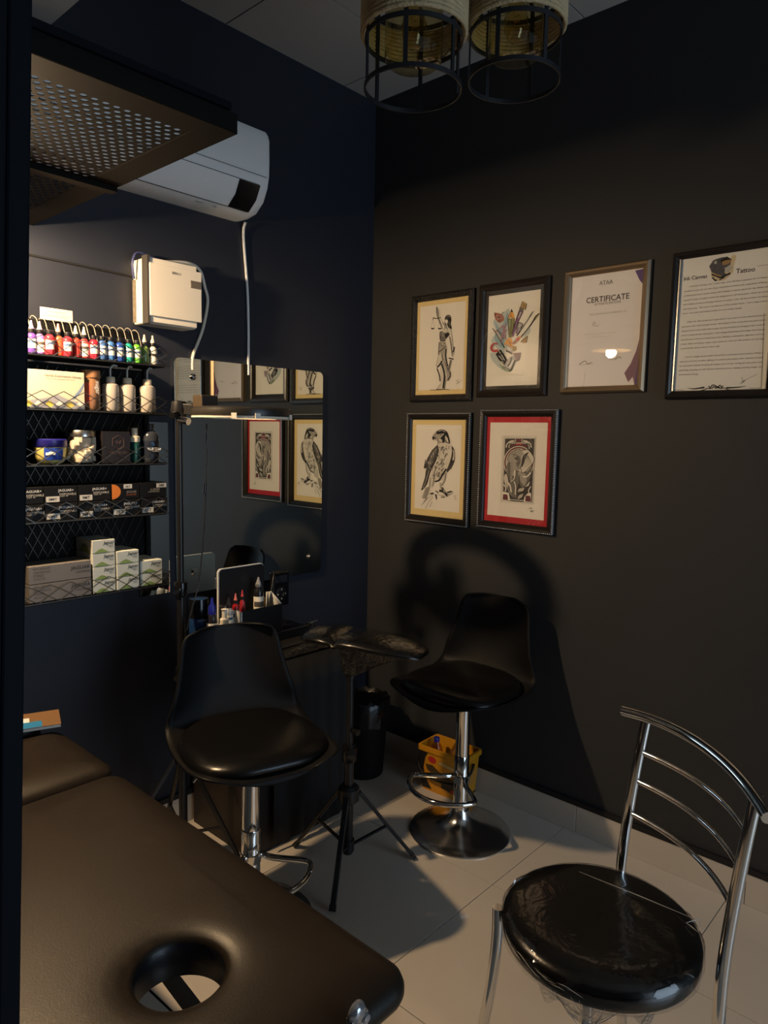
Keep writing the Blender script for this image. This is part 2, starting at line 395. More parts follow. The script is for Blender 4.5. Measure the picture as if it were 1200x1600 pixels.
# ------------------------------------------------------------------ mirrors
def mirror(name, x0, x1, z0, z1, label, r, screws):
    mo = thing(name, label, 'mirror', ((x0+x1)/2, -.004, z0))
    build('pane', MB().extrude([(x, -.008, z) for x, z in rrect(x0, x1, z0, z1, r)], (0, .006, 0)), mirrorm, mo, local=False)
    build('backing', MB().box(x0+.02, x1-.02, -.002, 0, z0+.02, z1-.02), blackm, mo, local=False)
    for (x, z) in screws:
        build('screw_cap', MB().lathe([(.010, 0), (.0115, .004), (.0085, .010), (0, .0115)], 16, (x, -.008, z), M=Matrix.Rotation(R(90), 4, 'X')), chrome, mo, 40, local=False)
    return mo
mirror('wall_mirror', -1.03, -.31, .893, 1.76, 'large frameless wall mirror with rounded corners and chrome caps', .022, ((-.953, 1.695), (-.378, 1.692), (-.957, .972), (-.381, .965)))
mirror('wall_mirror', -1.175, -1.058, .91, 1.527, 'narrow mirror strip showing between mesh rack and large mirror', .004, ())

# ------------------------------------------------------------------ wall rack
SH = [1.715, 1.558, 1.394, 1.226, .983]; RX0, RX1, RF = -1.72, -1.152, -.152
rk = thing('wall_rack', 'black wall rack with five expanded mesh shelves', 'shelf', (-1.4, -.08, .95))
rackm = mat('rack_black', (.007, .0065, .006), .6, spec=.15); wirem = mat('rack_wire', (.10, .088, .075), .3, .8)
build('back_panel', MB().box(RX0, -1.135, -.016, -.010, .95, 1.70), rackm, rk, local=False)
q = MB(); dx, dz = .030, .056
for i in range(-14, 20):
    for s_ in (1, -1):
        x0 = RX0+i*dx*1.0; a = Vector((x0, -.02, .955)); b_ = Vector((x0+s_*dx*.5*(1.69-.955)/(dz*.5), -.02, 1.69))
        # clip to x range
        d = b_-a; t0, t1 = 0, 1
        for lo, hi in (((RX0-a.x)/d.x, (-1.14-a.x)/d.x),):
            t0 = max(t0, min(lo, hi)); t1 = min(t1, max(lo, hi))
        if t1-t0 > .02: q.bar(a+d*t0, a+d*t1, .0016, .0016, 0, (0, 1, 0))
o = build('back_mesh', q, wirem, rk, local=False); o['kind'] = 'stuff'
for k, z in enumerate(SH):
    s_ = build('shelf_plate', MB().box(RX0, RX1, RF, -.016, z-.010, z-.002), rackm, rk, bevel=.001, local=False)
    q = MB(); hh = .056; dw = .062; n = int((RX1-RX0)/dw)+1; tilt = (-.012, .0, -.004, .006, -.006)[k]
    for i in range(n):
        xa = RX1+.006-(i+1)*dw
        for (u0, v0, u1, v1) in ((0, 0, .5, .36), (.5, .36, 1, 0), (0, .72, .5, .36), (.5, .36, 1, .72), (0, .72, .5, 1), (.5, 1, 1, .72)):
            q.bar((xa+u0*dw, RF+tilt*v0, z-.006+v0*hh), (xa+u1*dw, RF+tilt*v1, z-.006+v1*hh), .0022, .0022, 0, (0, 1, 0))
    q.bar((RX0, RF, z-.006), (RX1+.006, RF, z-.006), .003, .003)
    for v0 in (0, .4, .75):
        q.bar((RX1, RF, z-.006+v0*hh), (RX1+.014, RF+.004, z-.002+v0*hh), .002, .002)
    o = build('mesh_lip', q, wirem, s_, local=False); o['kind'] = 'stuff'
build('upright', MB().box(RX0, RX0+.012, -.03, -.016, .95, 1.83), rackm, rk, local=False)
build('upright', MB().box(-1.16, -1.148, -.03, -.016, .95, 1.71), rackm, rk, local=False)
# hook rail
hr = thing('hook_rail', 'black rail with small wire hooks above ink bottles', 'rail', (-1.38, -.03, 1.80))
build('rail_bar', MB().box(-1.6, -1.185, -.045, -.037, 1.80, 1.824), rackm, hr, bevel=.001, local=False)
hq = MB().tube(smoothpts([(0, -.030, 0), (0, -.036, .012), (0.004, -.046, .014), (0.008, -.058, .004), (.012, -.062, -.02), (.018, -.06, -.038)], 4), .0013, 6)
for i in range(15):
    h_ = build('hook', hq, mat('hook_wire', (.42, .38, .30), .4, .3), hr, 60, local=False); h_.location = (-1.555+i*.0252, 0, 1.817+.002*math.sin(i*2.1))
sg = tag(build('display_sign', MB().box(-1.508, -1.41, -.052, -.0505, 1.826, 1.862), flat('cream_card', (.64, .58, .44))), 'small cream card reading for display purposes only', 'sign')
text('FOR DISPLAY', sg, ink3, (-1.459, -.0523, 1.851), UL, VL, wd=.056)
text('PURPOSES ONLY', sg, ink3, (-1.459, -.0523, 1.8385), UL, VL, wd=.073)

# ink bottles on the top shelf
def ink_bottle(label, x, y, z, col, cap='cone', lab='round', h=.060, r=.0136, group='ink bottles on the top shelf', capcol=None, name='ink_bottle', tipcol=None):
    t = thing(name, label, 'bottle', (x, y, z), 0, group)
    body = build('bottle_body', MB().lathe([(r*.9, 0), (r, .003), (r, h*.82), (r*.9, h*.92), (r*.5, h), (r*.5, h+.003)], 20), mat('ink_%.3f_%.3f_%.3f' % col, col, .25, coat=.3), t, 40)
    cm = capcol or black_pl
    build('collar', MB().lathe([(r*.62, h+.001), (r*.66, h+.003), (r*.62, h+.012), (r*.4, h+.0135)], 16), cm, t, 40)
    tm_ = tipcol or flat('tip_cream', (.75, .66, .48), .4)
    if cap == 'cone': build('tip', MB().lathe([(r*.56, h+.012), (r*.5, h+.016), (r*.24, h+.03), (r*.2, h+.036), (0, h+.037)], 14), tm_, t, 40)
    else: build('tip', MB().lathe([(r*.5, h+.012), (r*.34, h+.018), (r*.14, h+.02), (r*.12, h+.042), (0, h+.0425)], 12), clearp if cap == 'pin' else tm_, t, 40)
    if lab:
        lq = MB(); seg = 10; a0, a1 = (-165, -50) if lab != 'full' else (-200, -20)
        z0, z1 = (h*.28, h*.72) if lab == 'round' else (h*.12, h*.75)
        rows = []
        for kk in range(2):
            rows.append([((r+.0003)*math.cos(R(a0+(a1-a0)*i/seg)), (r+.0003)*math.sin(R(a0+(a1-a0)*i/seg)), (z0, z1)[kk]) for i in range(seg+1)])
        lb = build('label', lq.grid(rows), flat('label_cream', (.78, .74, .62)), body, 60)
        rows = [[(p[0]*1.012, p[1]*1.012, zz) for p in rows[0][1:-1]] for zz in (z0+(z1-z0)*.55, z0+(z1-z0)*.78)]
        build('label_band', MB().grid(rows), flat('label_blue', (.05, .10, .22)) if lab == 'round' else ink2, lb, 60)
    return t
inks = [(50, (.12, .05, .30), 'cone', 'round', 'violet ink bottle with round label beside the post', flat('tip_violet', (.4, .3, .6), .4)),
 (63, (.25, .14, .45), 'cone', 'full', 'lilac ink bottle with pale violet cone tip', flat('tip_lilac', (.66, .5, .62), .4)),
 (78, (.55, .03, .05), 'pin', 'round', 'dark red ink bottle under left side of the display card', None),
 (92, (.75, .10, .04), 'cone', None, 'orange red ink bottle with pink cone tip', flat('tip_pink', (.75, .28, .24), .4)),
 (106, (.62, .03, .05), 'pin', 'round', 'red ink bottle with round label right of the orange red one', None),
 (119, (.66, .05, .03), 'cone', None, 'plain scarlet ink bottle with cream cone tip', None),
 (132, (.60, .07, .07), 'cone', 'full', 'red ink bottle with printed front and cream cone tip', None),
 (147, (.62, .02, .04), 'pin', 'round', 'crimson ink bottle next to the blue inks', None),
 (160, (.05, .12, .32), 'pin', 'round', 'blue grey ink bottle, leftmost of the three blues', None),
 (173, (.05, .15, .40), 'pin', 'round', 'mid blue ink bottle, middle of the three blues', None),
 (187, (.02, .07, .34), 'pin', 'round', 'deep blue ink bottle left of the teal one', None),
 (201, (.02, .30, .24), 'pin', 'round', 'teal ink bottle between blue and green bottles', None),
 (214, (.14, .48, .04), 'pin', 'round', 'bright green ink bottle beside the teal one', None),
 (226, (.20, .32, .08), 'cone', None, 'olive green ink bottle with cream cone tip', None),
 (239, (.70, .64, .52), 'cone', 'full', 'white ink bottle with black print at shelf end', None)]
for i, (px, col, cap, lab, lb, tc) in enumerate(inks):
    yy = -.122 if cap == 'pin' else -.112
    p = onY(px, 545+(px-50)*.1, yy)
    ink_bottle(lb, p.x, yy, SH[0]-.002, col, cap, lab, tipcol=tc)
    if cap == 'pin': pass
p = onY(53, 510, -.072)
ink_bottle('tall white labelled bottle with black cap behind violet inks', -1.572, -.07, SH[0]-.002, (.6, .55, .42), 'cone', 'full', h=.082, r=.013, tipcol=black_pl)

# second shelf
Z2 = SH[1]-.002
def boxthing(name, label, cat, x0, x1, y0, y1, z0, z1, m_, group=None, bevel=.0012):
    t = thing(name, label, cat, ((x0+x1)/2, (y0+y1)/2, z0), 0, group)
    return t, build('carton', MB().box(x0, x1, y0, y1, z0, z1), m_, t, bevel=bevel, local=False, seg=1)
def flatpoly(name, parent, pts, m_):
    return build(name, MB().add(pts, [list(range(len(pts)))]), m_, parent, local=False)
t, c = boxthing('glove_box', 'cream cardboard box of nitrile examination gloves', 'box', -1.605, -1.4185, -.140, -.07, Z2, Z2+.112, flat('glove_card', (.62, .58, .44)))
text('Nitrile Examination Gloves', c, ink2, (-1.482, -.1405, Z2+.097), UL, VL, wd=.108)
text('Powder Free, Disposable, Non Sterile', c, ink3, (-1.49, -.1405, Z2+.0875), UL, VL, wd=.085)
yb = -.1404
flatpoly('print', c, [(-1.46, yb, Z2+.03), (-1.452, yb, Z2+.03), (-1.43, yb, Z2+.055), (-1.42, yb, Z2+.075), (-1.42, yb, Z2+.082), (-1.435, yb, Z2+.06)], flat('print_blue', (.18, .26, .42)))
flatpoly('print', c, [(-1.60, yb, Z2+.02), (-1.54, yb, Z2+.03), (-1.50, yb, Z2+.042), (-1.46, yb, Z2+.025), (-1.42, yb, Z2+.02), (-1.42, yb, Z2+.002), (-1.60, yb, Z2+.002)], flat('print_grey', (.30, .31, .36)))
for i in range(6):
    xx = -1.6+.030*i; flatpoly('print', c, [(xx, yb-.0002, Z2+.012), (xx+.015, yb-.0002, Z2+.024), (xx+.03, yb-.0002, Z2+.012), (xx+.015, yb-.0002, Z2+.003)], flat(('print_y', 'print_c')[i % 2], ((.75, .60, .12), (.82, .78, .70))[i % 2]))
x_ = -1.385; t = thing('brown_jar', 'brown plastic jar with screw lid and vertical lettering', 'jar', (x_, -.105, Z2))
jb = build('jar_body', MB().lathe([(.028, 0), (.0302, .004), (.0302, .09), (.028, .1), (.027, .104)], 28), mat('jar_brown', (.26, .13, .06), .3), t, 40)
build('lid', MB().lathe([(.0305, .1), (.0312, .102), (.0312, .121), (.03, .1235), (0, .1235)], 28), mat('lid_brown', (.36, .17, .07), .35), t, 40)
rows = [[(.0305*math.cos(R(a)), .0305*math.sin(R(a)), z) for a in range(-165, -115, 8)] for z in (.02, .085)]
build('label', MB().grid(rows), flat('label_coral', (.75, .13, .07)), jb, 60)
text('sugar', jb, paperw, (x_+.006, -.1362, Z2+.07), (0, 0, -1), (1, 0, 0), wd=.04)
for xx, lb in ((-1.318, 'leftmost'), (-1.261, 'middle'), (-1.196, 'rightmost')):
    t = thing('wash_bottle', lb+' of three frosted squeeze bottles with bent spouts', 'bottle', (xx, -.105 if lb != 'rightmost' else -.115, Z2), 0, 'squeeze bottles on the second shelf')
    build('bottle_body', MB().lathe([(.023, 0), (.0258, .004), (.0258, .076), (.024, .084), (.014, .09), (.0135, .094)], 24), mat('frosted', (.62, .56, .48), .35, trans=.35), t, 40)
    build('cap', MB().lathe([(.0145, .091), (.0145, .106), (.012, .109), (0, .109)], 20), mat('cap_cream', (.72, .62, .46), .4), t, 40)
    sgn = {'leftmost': (.022, -.004), 'middle': (.012, -.012), 'rightmost': (.02, .002)}[lb]
    build('spout', MB().tube(smoothpts([(0, 0, .108), (0, 0, .128), (.002, 0, .138), (sgn[0]*.5, sgn[1]*.5, .146), (sgn[0], sgn[1], .1435)], 5), [.0034]*16+[.003]*5, 8), mat('spout_grey', (.55, .52, .46), .3), t, 60)

# third shelf
Z3 = SH[2]-.002
x_ = onY(80, 715, -.11).x; t = thing('jelly_jar', 'yellow petroleum jelly jar with blue lid and label', 'jar', (x_, -.105, Z3))
jb = build('jar_body', MB().lathe([(.030, 0), (.038, .006), (.043, .02), (.0455, .045), (.0455, .054)], 30), mat('jelly', (.62, .52, .16), .25), t, 40)
build('lid', MB().lathe([(.046, .05), (.0475, .052), (.0475, .072), (.044, .075), (0, .0755)], 30), mat('lid_blue', (.012, .012, .14), .3), t, 40)
rows = [[((.0458-.004*(1-k)**2)*math.cos(R(a)), (.0458-.004*(1-k)**2)*math.sin(R(a)), .012+.036*k) for a in range(-135, -60, 8)] for k in (0, .3, .6, 1)]
build('label', MB().grid(rows), flat('label_royal', (.01, .05, .38)), jb, 60)
rows = [[(.0466*math.cos(R(a)), .0466*math.sin(R(a)), .028+.008*k+.002*math.sin(a)) for a in range(-128, -88, 8)] for k in (0, 1)]
build('print', MB().grid(rows), paperw, jb, 60)
x_ = onY(128, 715, -.11).x; t = thing('glass_jar', 'round glass jar of cotton with shiny steel lid', 'jar', (x_, -.108, Z3))
build('jar_glass', MB().lathe([(.042, 0), (.0455, .005), (.0455, .078), (.043, .083)], 30), clearp, t, 40)
q = MB(); random.seed(3)
for i in range(56):
    a = i*2.39996; zz = .008+.07*((i % 7)+.5)/7; rr = .036
    M_ = Matrix.Translation((rr*math.cos(a), rr*math.sin(a), zz)) @ Matrix.Rotation(a, 4, 'Z') @ Matrix.Rotation(random.uniform(-.4, .4), 4, 'X')
    q.box(-.005, .006, -.009, .009, -.0085, .0085, 0, M_)
q.lathe([(.03, .003), (.031, .08), (0, .08)], 16)
o = build('cotton_pads', q, mat('cotton', (.66, .58, .45), .9, bump=.3), t, bevel=.002); o['kind'] = 'stuff'
build('lid', MB().lathe([(.0425, .082), (.0435, .083), (.0435, .1), (.042, .102), (0, .102)], 30), brushed, t, 40)
x0, x1 = onY(160, 715, -.14).x, onY(204, 715, -.14).x
t, c = boxthing('dark_carton', 'dark brown premium carton with hexagon emblem', 'box', x0, x1, -.14, -.06, Z3, Z3+.1, mat('carton_dark', (.012, .008, .007), .4))
cx = (x0+x1)/2+.006; q = MB(); e_ = mat('emblem_brown', (.10, .06, .045), .4)
hexp = [(cx+.022*math.cos(R(30+60*i)), -.1405, Z3+.066+.022*math.sin(R(30+60*i))) for i in range(6)]
q.tube(hexp, .0008, 5, True); q.tube([(cx-.008, -.1405, Z3+.072), (cx-.004, -.1405, Z3+.06), (cx, -.1405, Z3+.07), (cx+.005, -.1405, Z3+.06), (cx+.008, -.1405, Z3+.072)], .0008, 5)
build('emblem', q, e_, c, local=False)
text('PREMIUM', c, e_, (cx, -.1405, Z3+.033), UL, VL, wd=.055)
x_ = onY(211, 715, -.12).x; t = thing('foam_bottle', 'dark green foam pump bottle with clear cap', 'bottle', (x_, -.118, Z3))
build('bottle_body', MB().lathe([(.0175, 0), (.019, .003), (.019, .06), (.016, .07)], 22), mat('bottle_green', (.01, .05, .045), .2), t, 40)
build('pump', MB().lathe([(.0165, .066), (.0175, .07), (.0175, .084), (.011, .088), (.010, .108), (.012, .112), (0, .113)], 22), mat('pump_cream', (.75, .67, .5), .4), t, 40)
build('cap', MB().lathe([(.0178, .082), (.0172, .12), (.0165, .122), (0, .1222)], 22), clearp, t, 40)
x_ = onY(235, 715, -.12).x; t = thing('soap_bottle', 'dark blue soap bottle with black label and cap', 'bottle', (x_, -.118, Z3))
bb_ = build('bottle_body', MB().lathe([(.026, 0), (.0285, .004), (.0285, .085), (.024, .098), (.012, .107), (.012, .112)], 26), mat('bottle_navy', (.03, .035, .045), .15, coat=.4), t, 40)
build('cap', MB().lathe([(.0135, .11), (.0138, .126), (.012, .1275), (0, .1275)], 20), mat('cap_dark', (.04, .03, .025), .4), t, 40)
rows = [[(.0288*math.cos(R(a)), .0288*math.sin(R(a)), z) for a in range(-180, 1, 9)] for z in (.016, .072)]
lb = build('label', MB().grid(rows), flat('label_navy', (.006, .010, .022), .4), bb_, 60)
text('BLUE SOAP', lb, flat('soap_white', (.75, .8, .85)), (x_, -.1475, Z3+.045), (.96, -.22, 0), VL, wd=.045, ht=.009, bold=True)
flatpoly('print', lb, [(x_-.016, -.1471, Z3+.038), (x_+.016, -.1471, Z3+.038), (x_+.016, -.1471, Z3+.0365), (x_-.016, -.1471, Z3+.0365)], ink5)
flatpoly('print', lb, [(x_-.016, -.1471, Z3+.066), (x_-.006, -.1471, Z3+.069), (x_+.003, -.1471, Z3+.058), (x_-.006, -.1471, Z3+.055)], flat('soap_blue', (.02, .07, .18)))

# fourth shelf: black cartons in two rows
Z4 = SH[3]-.002
bc = mat('carton_black', (.007, .0065, .006), .5, spec=.2); stk = flat('sticker', (.62, .60, .54)); orng = flat('orange_print', (.72, .20, .02), .4)
cols = [(-1.64, 69), (69, 122), (122, 174), (174, 219), (219, 261)]
posn = ['leftmost', 'second', 'middle', 'fourth', 'rightmost']
for r_ in (0, 1):
    for k, (pa_, pb_) in enumerate(cols):
        x0 = pa_ if k == 0 else onY(pa_, 780, -.143).x+.001; x1 = onY(pb_, 780, -.143).x-.001
        z0 = Z4+.0515*r_; ext = ''
        if r_ and k == 3: lb = 'black carton with orange half circle in the upper row'
        elif r_ and k == 4: lb = 'black carton with sticker at top right, end of upper row'
        else: lb = '%s black cartridge carton of the %s row' % (posn[k], ('lower', 'upper')[r_])
        t, c = boxthing('black_carton', lb, 'box', x0, x1, -.143-.001*k*(1-r_), -.05, z0, z0+.05, bc, 'black cartridge cartons')
        yf = -.1436-.001*k*(1-r_); W = x1-x0
        if r_ and k == 4:
            text('0.35MM', c, ink4, (x0+W*.55, yf, z0+.027), UL, VL, wd=W*.35); text('CARTRIDGES', c, ink4, (x0+W*.5, yf, z0+.02), UL, VL, wd=W*.42)
            flatpoly('sticker', c, [(x0+W*.6, yf, z0+.033), (x0+W*.98, yf, z0+.033), (x0+W*.98, yf, z0+.047), (x0+W*.6, yf, z0+.047)], stk)
            text('3ME', c, ink, (x0+W*.8, yf-.0003, z0+.04), UL, VL, wd=W*.22, bold=True); continue
        if r_ and k == 3:
            flatpoly('print', c, [(x0+.001, yf, z0+.002)]+[(x0+.001+.03*math.cos(R(a)), yf, z0+.025+.024*math.sin(R(a))) for a in range(-90, 91, 12)]+[(x0+.001, yf, z0+.048)], orng)
            flatpoly('sticker', c, [(x0+W*.42, yf, z0+.034), (x0+W*.72, yf, z0+.034), (x0+W*.72, yf, z0+.048), (x0+W*.42, yf, z0+.048)], stk)
            text('3RT', c, ink, (x0+W*.57, yf-.0003, z0+.04), UL, VL, wd=W*.16, bold=True)
            text('JAGUAR', c, ink4, (x0+W*.7, yf, z0+.022), UL, VL, wd=W*.36); text('SHADER', c, flat('print_rust', (.3, .08, .03)), (x0+W*.7, yf, z0+.014), UL, VL, wd=W*.36); continue
        xt = x1-W*.36 if k else x1-.03
        text('JAGUAR+', c, paperw, (xt, yf, z0+.036), UL, VL, wd=.047, ht=.010, bold=True)
        text('DISPOSABLE', c, ink5, (xt+.006, yf, z0+.0255), UL, VL, wd=.05); text('LIGHT TIP', c, ink5, (xt-.006, yf, z0+.0195), UL, VL, wd=.024)
        if k:
            sx0 = x0+.004; flatpoly('sticker', c, [(sx0, yf, z0+.003), (sx0+.04, yf, z0+.003), (sx0+.04, yf, z0+.02), (sx0, yf, z0+.02)], stk)
            text({1: '5MRT', 2: '9MT', 3: '7RS', 4: '3RT'}[k], c, ink, (sx0+.02, yf-.0003, z0+.0115), UL, VL, wd=.024, bold=True)

# fifth shelf: grey and green-white cartons
Z5 = SH[4]-.002
gc = mat('carton_grey', (.20, .18, .16), .4, var=.06)
for r_ in (0, 1):
    x0, x1 = onY(46, 920, -.147).x, onY(143, 920, -.147).x; z0 = Z5+.0555*r_
    t, c = boxthing('grey_carton', ('lower', 'upper')[r_]+' long grey cartridge carton on the bottom shelf', 'box', x0, x1, -.147, -.05, z0, z0+.054, gc, 'long grey cartons')
    text('JAGUAR', c, ink, (x1-.035, -.1475, z0+.034), UL, VL, wd=.06, shear=.2); text('CARTRIDGE', c, ink, (x1-.026, -.1475, z0+.022), UL, VL, wd=.045, shear=.2)
    for i in range(4): text(('NEW JAGUAR', 'CARTRIDGES', 'STERILE', 'SINGLE USE')[i], c, ink2, (x0+.012, -.1475, z0+.045-.01*i), UL, VL, wd=(.05, .05, .03, .034)[i], align='L')
wg = mat('carton_white', (.66, .68, .60), .4); grn = flat('print_green', (.25, .36, .10)); 
stacks = [(145, 181, 4, 0), (182, 217, 3, .004), (219, 254, 2, .0)]
hh = .0425
for k, (a_, b_, n, dy) in enumerate(stacks):
    for r_ in range(n):
        x0, x1 = onY(a_, 905, -.145).x+.001, onY(b_, 905, -.145).x-.001; z0 = Z5+hh*r_
        lb = {0: 'tall left', 1: 'middle', 2: 'short right'}[k]+' stack, '+({(0, 0): 'bottom', (0, 1): 'second from bottom', (0, 2): 'second from top', (0, 3): 'top', (1, 0): 'bottom', (1, 1): 'middle', (1, 2): 'top', (2, 0): 'lower', (2, 1): 'upper'}[(k, r_)])+' white and green cartridge carton'
        t, c = boxthing('white_carton', lb, 'box', x0, x1, -.145-dy, -.03, z0, z0+hh-.001, wg, 'white and green cartons')
        yf = -.1455-dy; W = x1-x0
        text('Jaguar', c, ink, (x0+W*.72, yf, z0+.03), UL, VL, wd=W*.5, bold=True, shear=.25); text('TEC', c, ink2, (x0+W*.82, yf, z0+.0195), UL, VL, wd=W*.24)
        flatpoly('print', c, [(x0+W*.05, yf, z0+.001), (x0+W*.3, yf, z0+.012), (x0+W*.42, yf, z0+.014), (x0+W*.75, yf, z0+.001)], grn)
        xs_ = x0-.0005
        flatpoly('print', c, [(xs_, -.13, z0+.001), (xs_, -.09, z0+.03), (xs_, -.05, z0+.001)], grn)
        text('sterile', c, ink2, (xs_, -.09, z0+.022), (0, -1, 0), VL, wd=.05)

# ------------------------------------------------------------------ framed pictures on the right wall
class Art:
    """flat print drawn as layered shapes; coordinates are measured in a picture crop and carried onto the wall plane"""
    def __init__(s, ox, oy, k, X): s.ox, s.oy, s.k, s.X = ox, oy, k, X; s.mb = MB(); s.mats = []; s.n = 0
    def P(s, u, v, e=0.):
        p = onX(s.ox+u/s.k, s.oy+v/s.k, s.X); return Vector((s.X-s.n*.00003, p.y, p.z))
    def mi(s, m_):
        if m_ not in s.mats: s.mats.append(m_)
        return s.mats.index(m_)
    def fill(s, m_, pts, sm=0):
        s.n += 1; P = [s.P(*p) for p in pts]
        if sm: P = smoothpts(P, sm, True)
        s.mb.add(P, [list(range(len(P)))], s.mi(m_))
    def line(s, m_, wd, pts, sm=4, taper=(1, 1)):
        s.n += 1; P = [Vector((p[0], p[1], 0)) for p in pts]
        if sm and len(P) > 2: P = smoothpts(P, sm)
        N = len(P); a_, b_ = [], []
        for i in range(N):
            d = (P[min(i+1, N-1)]-P[max(i-1, 0)]).normalized(); nn = Vector((-d.y, d.x, 0))
            w_ = wd/2*(taper[0]+(taper[1]-taper[0])*i/(N-1)); a_.append(P[i]+nn*w_); b_.append(P[i]-nn*w_)
        s.mb.grid([[s.P(p.x, p.y) for p in a_], [s.P(p.x, p.y) for p in b_]], s.mi(m_))
    def done(s, name, parent): return build(name, s.mb, s.mats, parent, local=False)
def frame(name, label, outer, inner, fm, style='plain', mount=None, sheet=None, sheet_m=None, d=.022):
    y0, y1, z0, z1 = outer; a0, a1, c0, c1 = inner      # y0 > y1 : reading left to right
    t = thing(name, label, 'picture', (-.01, (y0+y1)/2, z0))
    q = MB()
    lw = [0, .25, .55, .8, 1.]; hx = {'plain': [0.6, 1, .95, .7, .45], 'bevel': [.45, .75, 1, .8, .35], 'bronze': [.55, 1, .85, .6, .35], 'ornate': [.6, .9, 1, .8, .4]}[style]
    rings = [[(-.0005, y0, z0), (-.0005, y1, z0), (-.0005, y1, z1), (-.0005, y0, z1)]]
    for k, h in zip(lw, hx):
        ya, yb2, za, zb = y0+(a0-y0)*k, y1+(a1-y1)*k, z0+(c0-z0)*k, z1+(c1-z1)*k
        rings.append([(-d*h, ya, za), (-d*h, yb2, za), (-d*h, yb2, zb), (-d*h, ya, zb)])
    rings.append([(-.004, a0, c0), (-.004, a1, c0), (-.004, a1, c1), (-.004, a0, c1)])
    q.loft(rings, 0, False)
    fo = build('frame_moulding', q, fm, t, local=False)
    build('backing', MB().box(-.004, -.0005, y1+.004, y0-.004, z0+.004, z1-.004), blackm, t, local=False)
    X = -.0045
    if mount is not None:
        mo = build('mount', MB().add([(X, a0, c0), (X, a1, c0), (X, a1, c1), (X, a0, c1)], [(0, 1, 2, 3)]), mount, t, local=False); X -= .0006
    s0, s1, e0, e1 = sheet or inner
    sh = build('print_sheet', MB().add([(X, s0, e0), (X, s1, e0), (X, s1, e1), (X, s0, e1)], [(0, 1, 2, 3)]), sheet_m or paper, t, local=False)
    build('glass', MB().box(-.0090, -.0080, a1, a0, c0, c1), glassm, t, local=False)
    return t, sh, X-.0002, fo
bl_orn = mat('ornate_black', (.012, .011, .010), .45, bump=1., bscale=160, bdist=.006)
fr_brown = mat('frame_brown', (.022, .017, .013), .3); fr_bronze = mat('frame_bronze', (.34, .25, .16), .36, .8); fr_dark = mat('frame_dark', (.018, .015, .013), .28, .2)
beadm = mat('bead_silver', (.7, .66, .6), .3, .8)
def beads(fo, y0, y1, z0, z1, r=.0030):
    q = MB(); sp = .0085
    per = []
    ny = int((y0-y1)/sp); nz = int((z1-z0)/sp)
    for i in range(ny+1): per += [(y1+(y0-y1)*i/ny, z0), (y1+(y0-y1)*i/ny, z1)]
    for i in range(1, nz): per += [(y0, z0+(z1-z0)*i/nz), (y1, z0+(z1-z0)*i/nz)]
    for y, z in per: q.lathe([(r, 0), (r*.75, r*.75), (0, r)], 6, (-.0215, y, z), M=Matrix.Rotation(R(-90), 4, 'Y'))
    o = build('bead_edge', q, beadm, fo, 60, local=False); o['kind'] = 'stuff'

# --- lady with scales
t, sh, X, fo = frame('framed_drawing', 'black framed ink drawing of a blindfolded woman holding scales', (-.248, -.577, 1.645, 2.095), (-.274, -.545, 1.674, 2.069), bl_orn, 'ornate', matte_y, (-.290, -.530, 1.694, 2.050), paper)
A = Art(660, 470, 10.66, X)
skin = ink5
A.line(ink4, 30, [(245, 110), (243, 180), (262, 270), (300, 370), (335, 470)]); A.line(ink, 10, [(243, 95), (237, 160), (245, 250), (285, 350), (318, 440)]); A.line(ink2, 12, [(255, 130), (265, 200), (272, 280)])
A.line(ink2, 5, [(285, 140), (300, 270), (370, 420)])
A.line(ink, 14, [(185, 285), (240, 295), (305, 280)]); A.line(ink, 12, [(185, 275), (175, 320)])
for (x, x1, x2) in ((175, 145, 205), (285, 262, 322)):
    A.line(ink3, 3, [(x, 310), (x1, 455)]); A.line(ink3, 3, [(x, 310), (x2, 455)])
    A.fill(ink, [(x1-8, 452), (x2+2, 452), (x2-14, 476), (x1+10, 476)])
A.fill(skin, [(375, 310), (362, 352), (372, 382), (405, 378), (430, 430), (480, 470), (490, 560), (455, 580), (430, 520), (370, 535), (325, 505), (335, 470), (375, 440), (390, 385)])
A.fill(ink, [(380, 275), (400, 245), (440, 233), (475, 258), (483, 330), (472, 380), (492, 455), (470, 468), (432, 440), (415, 390), (428, 330), (405, 312), (372, 312)], 3)
A.line(ink4, 10, [(405, 262), (440, 252), (465, 275)]); A.line(ink3, 8, [(385, 292), (440, 290)]); A.line(ink4, 6, [(440, 345), (455, 440)])
A.line(ink, 10, [(365, 382), (400, 380)]); A.line(ink, 7, [(362, 350), (370, 385)]); A.line(ink, 9, [(335, 360), (378, 435), (372, 465)]); A.line(ink3, 5, [(485, 470), (492, 560), (515, 740)])
A.fill(ink3, [(288, 520), (320, 502), (370, 535), (430, 518), (458, 560), (430, 602), (392, 640), (382, 675), (298, 675), (284, 560)])
A.fill(ink, [(370, 560), (440, 530), (455, 565), (420, 600), (390, 630)]); A.fill(ink, [(288, 560), (310, 600), (300, 670), (290, 640)]); A.line(ink, 12, [(298, 665), (340, 672), (384, 662)]); A.line(ink2, 8, [(300, 520), (330, 560), (345, 650)]); A.line(ink5, 8, [(330, 530), (350, 600)])
A.fill(ink4, [(285, 680), (386, 680), (415, 790), (402, 920), (430, 1100), (482, 1190), (482, 1270), (450, 1330), (402, 1342), (382, 1470), (342, 1470), (352, 1370), (370, 1240), (332, 1060), (300, 1080), (250, 1120), (230, 1090), (270, 920), (275, 790)])
A.fill(skin, [(268, 925), (312, 868), (330, 1000), (300, 1070), (248, 1122), (228, 1090)]); A.fill(skin, [(300, 1080), (336, 1085), (352, 1200), (336, 1370), (312, 1472), (236, 1486), (300, 1400), (292, 1250)])
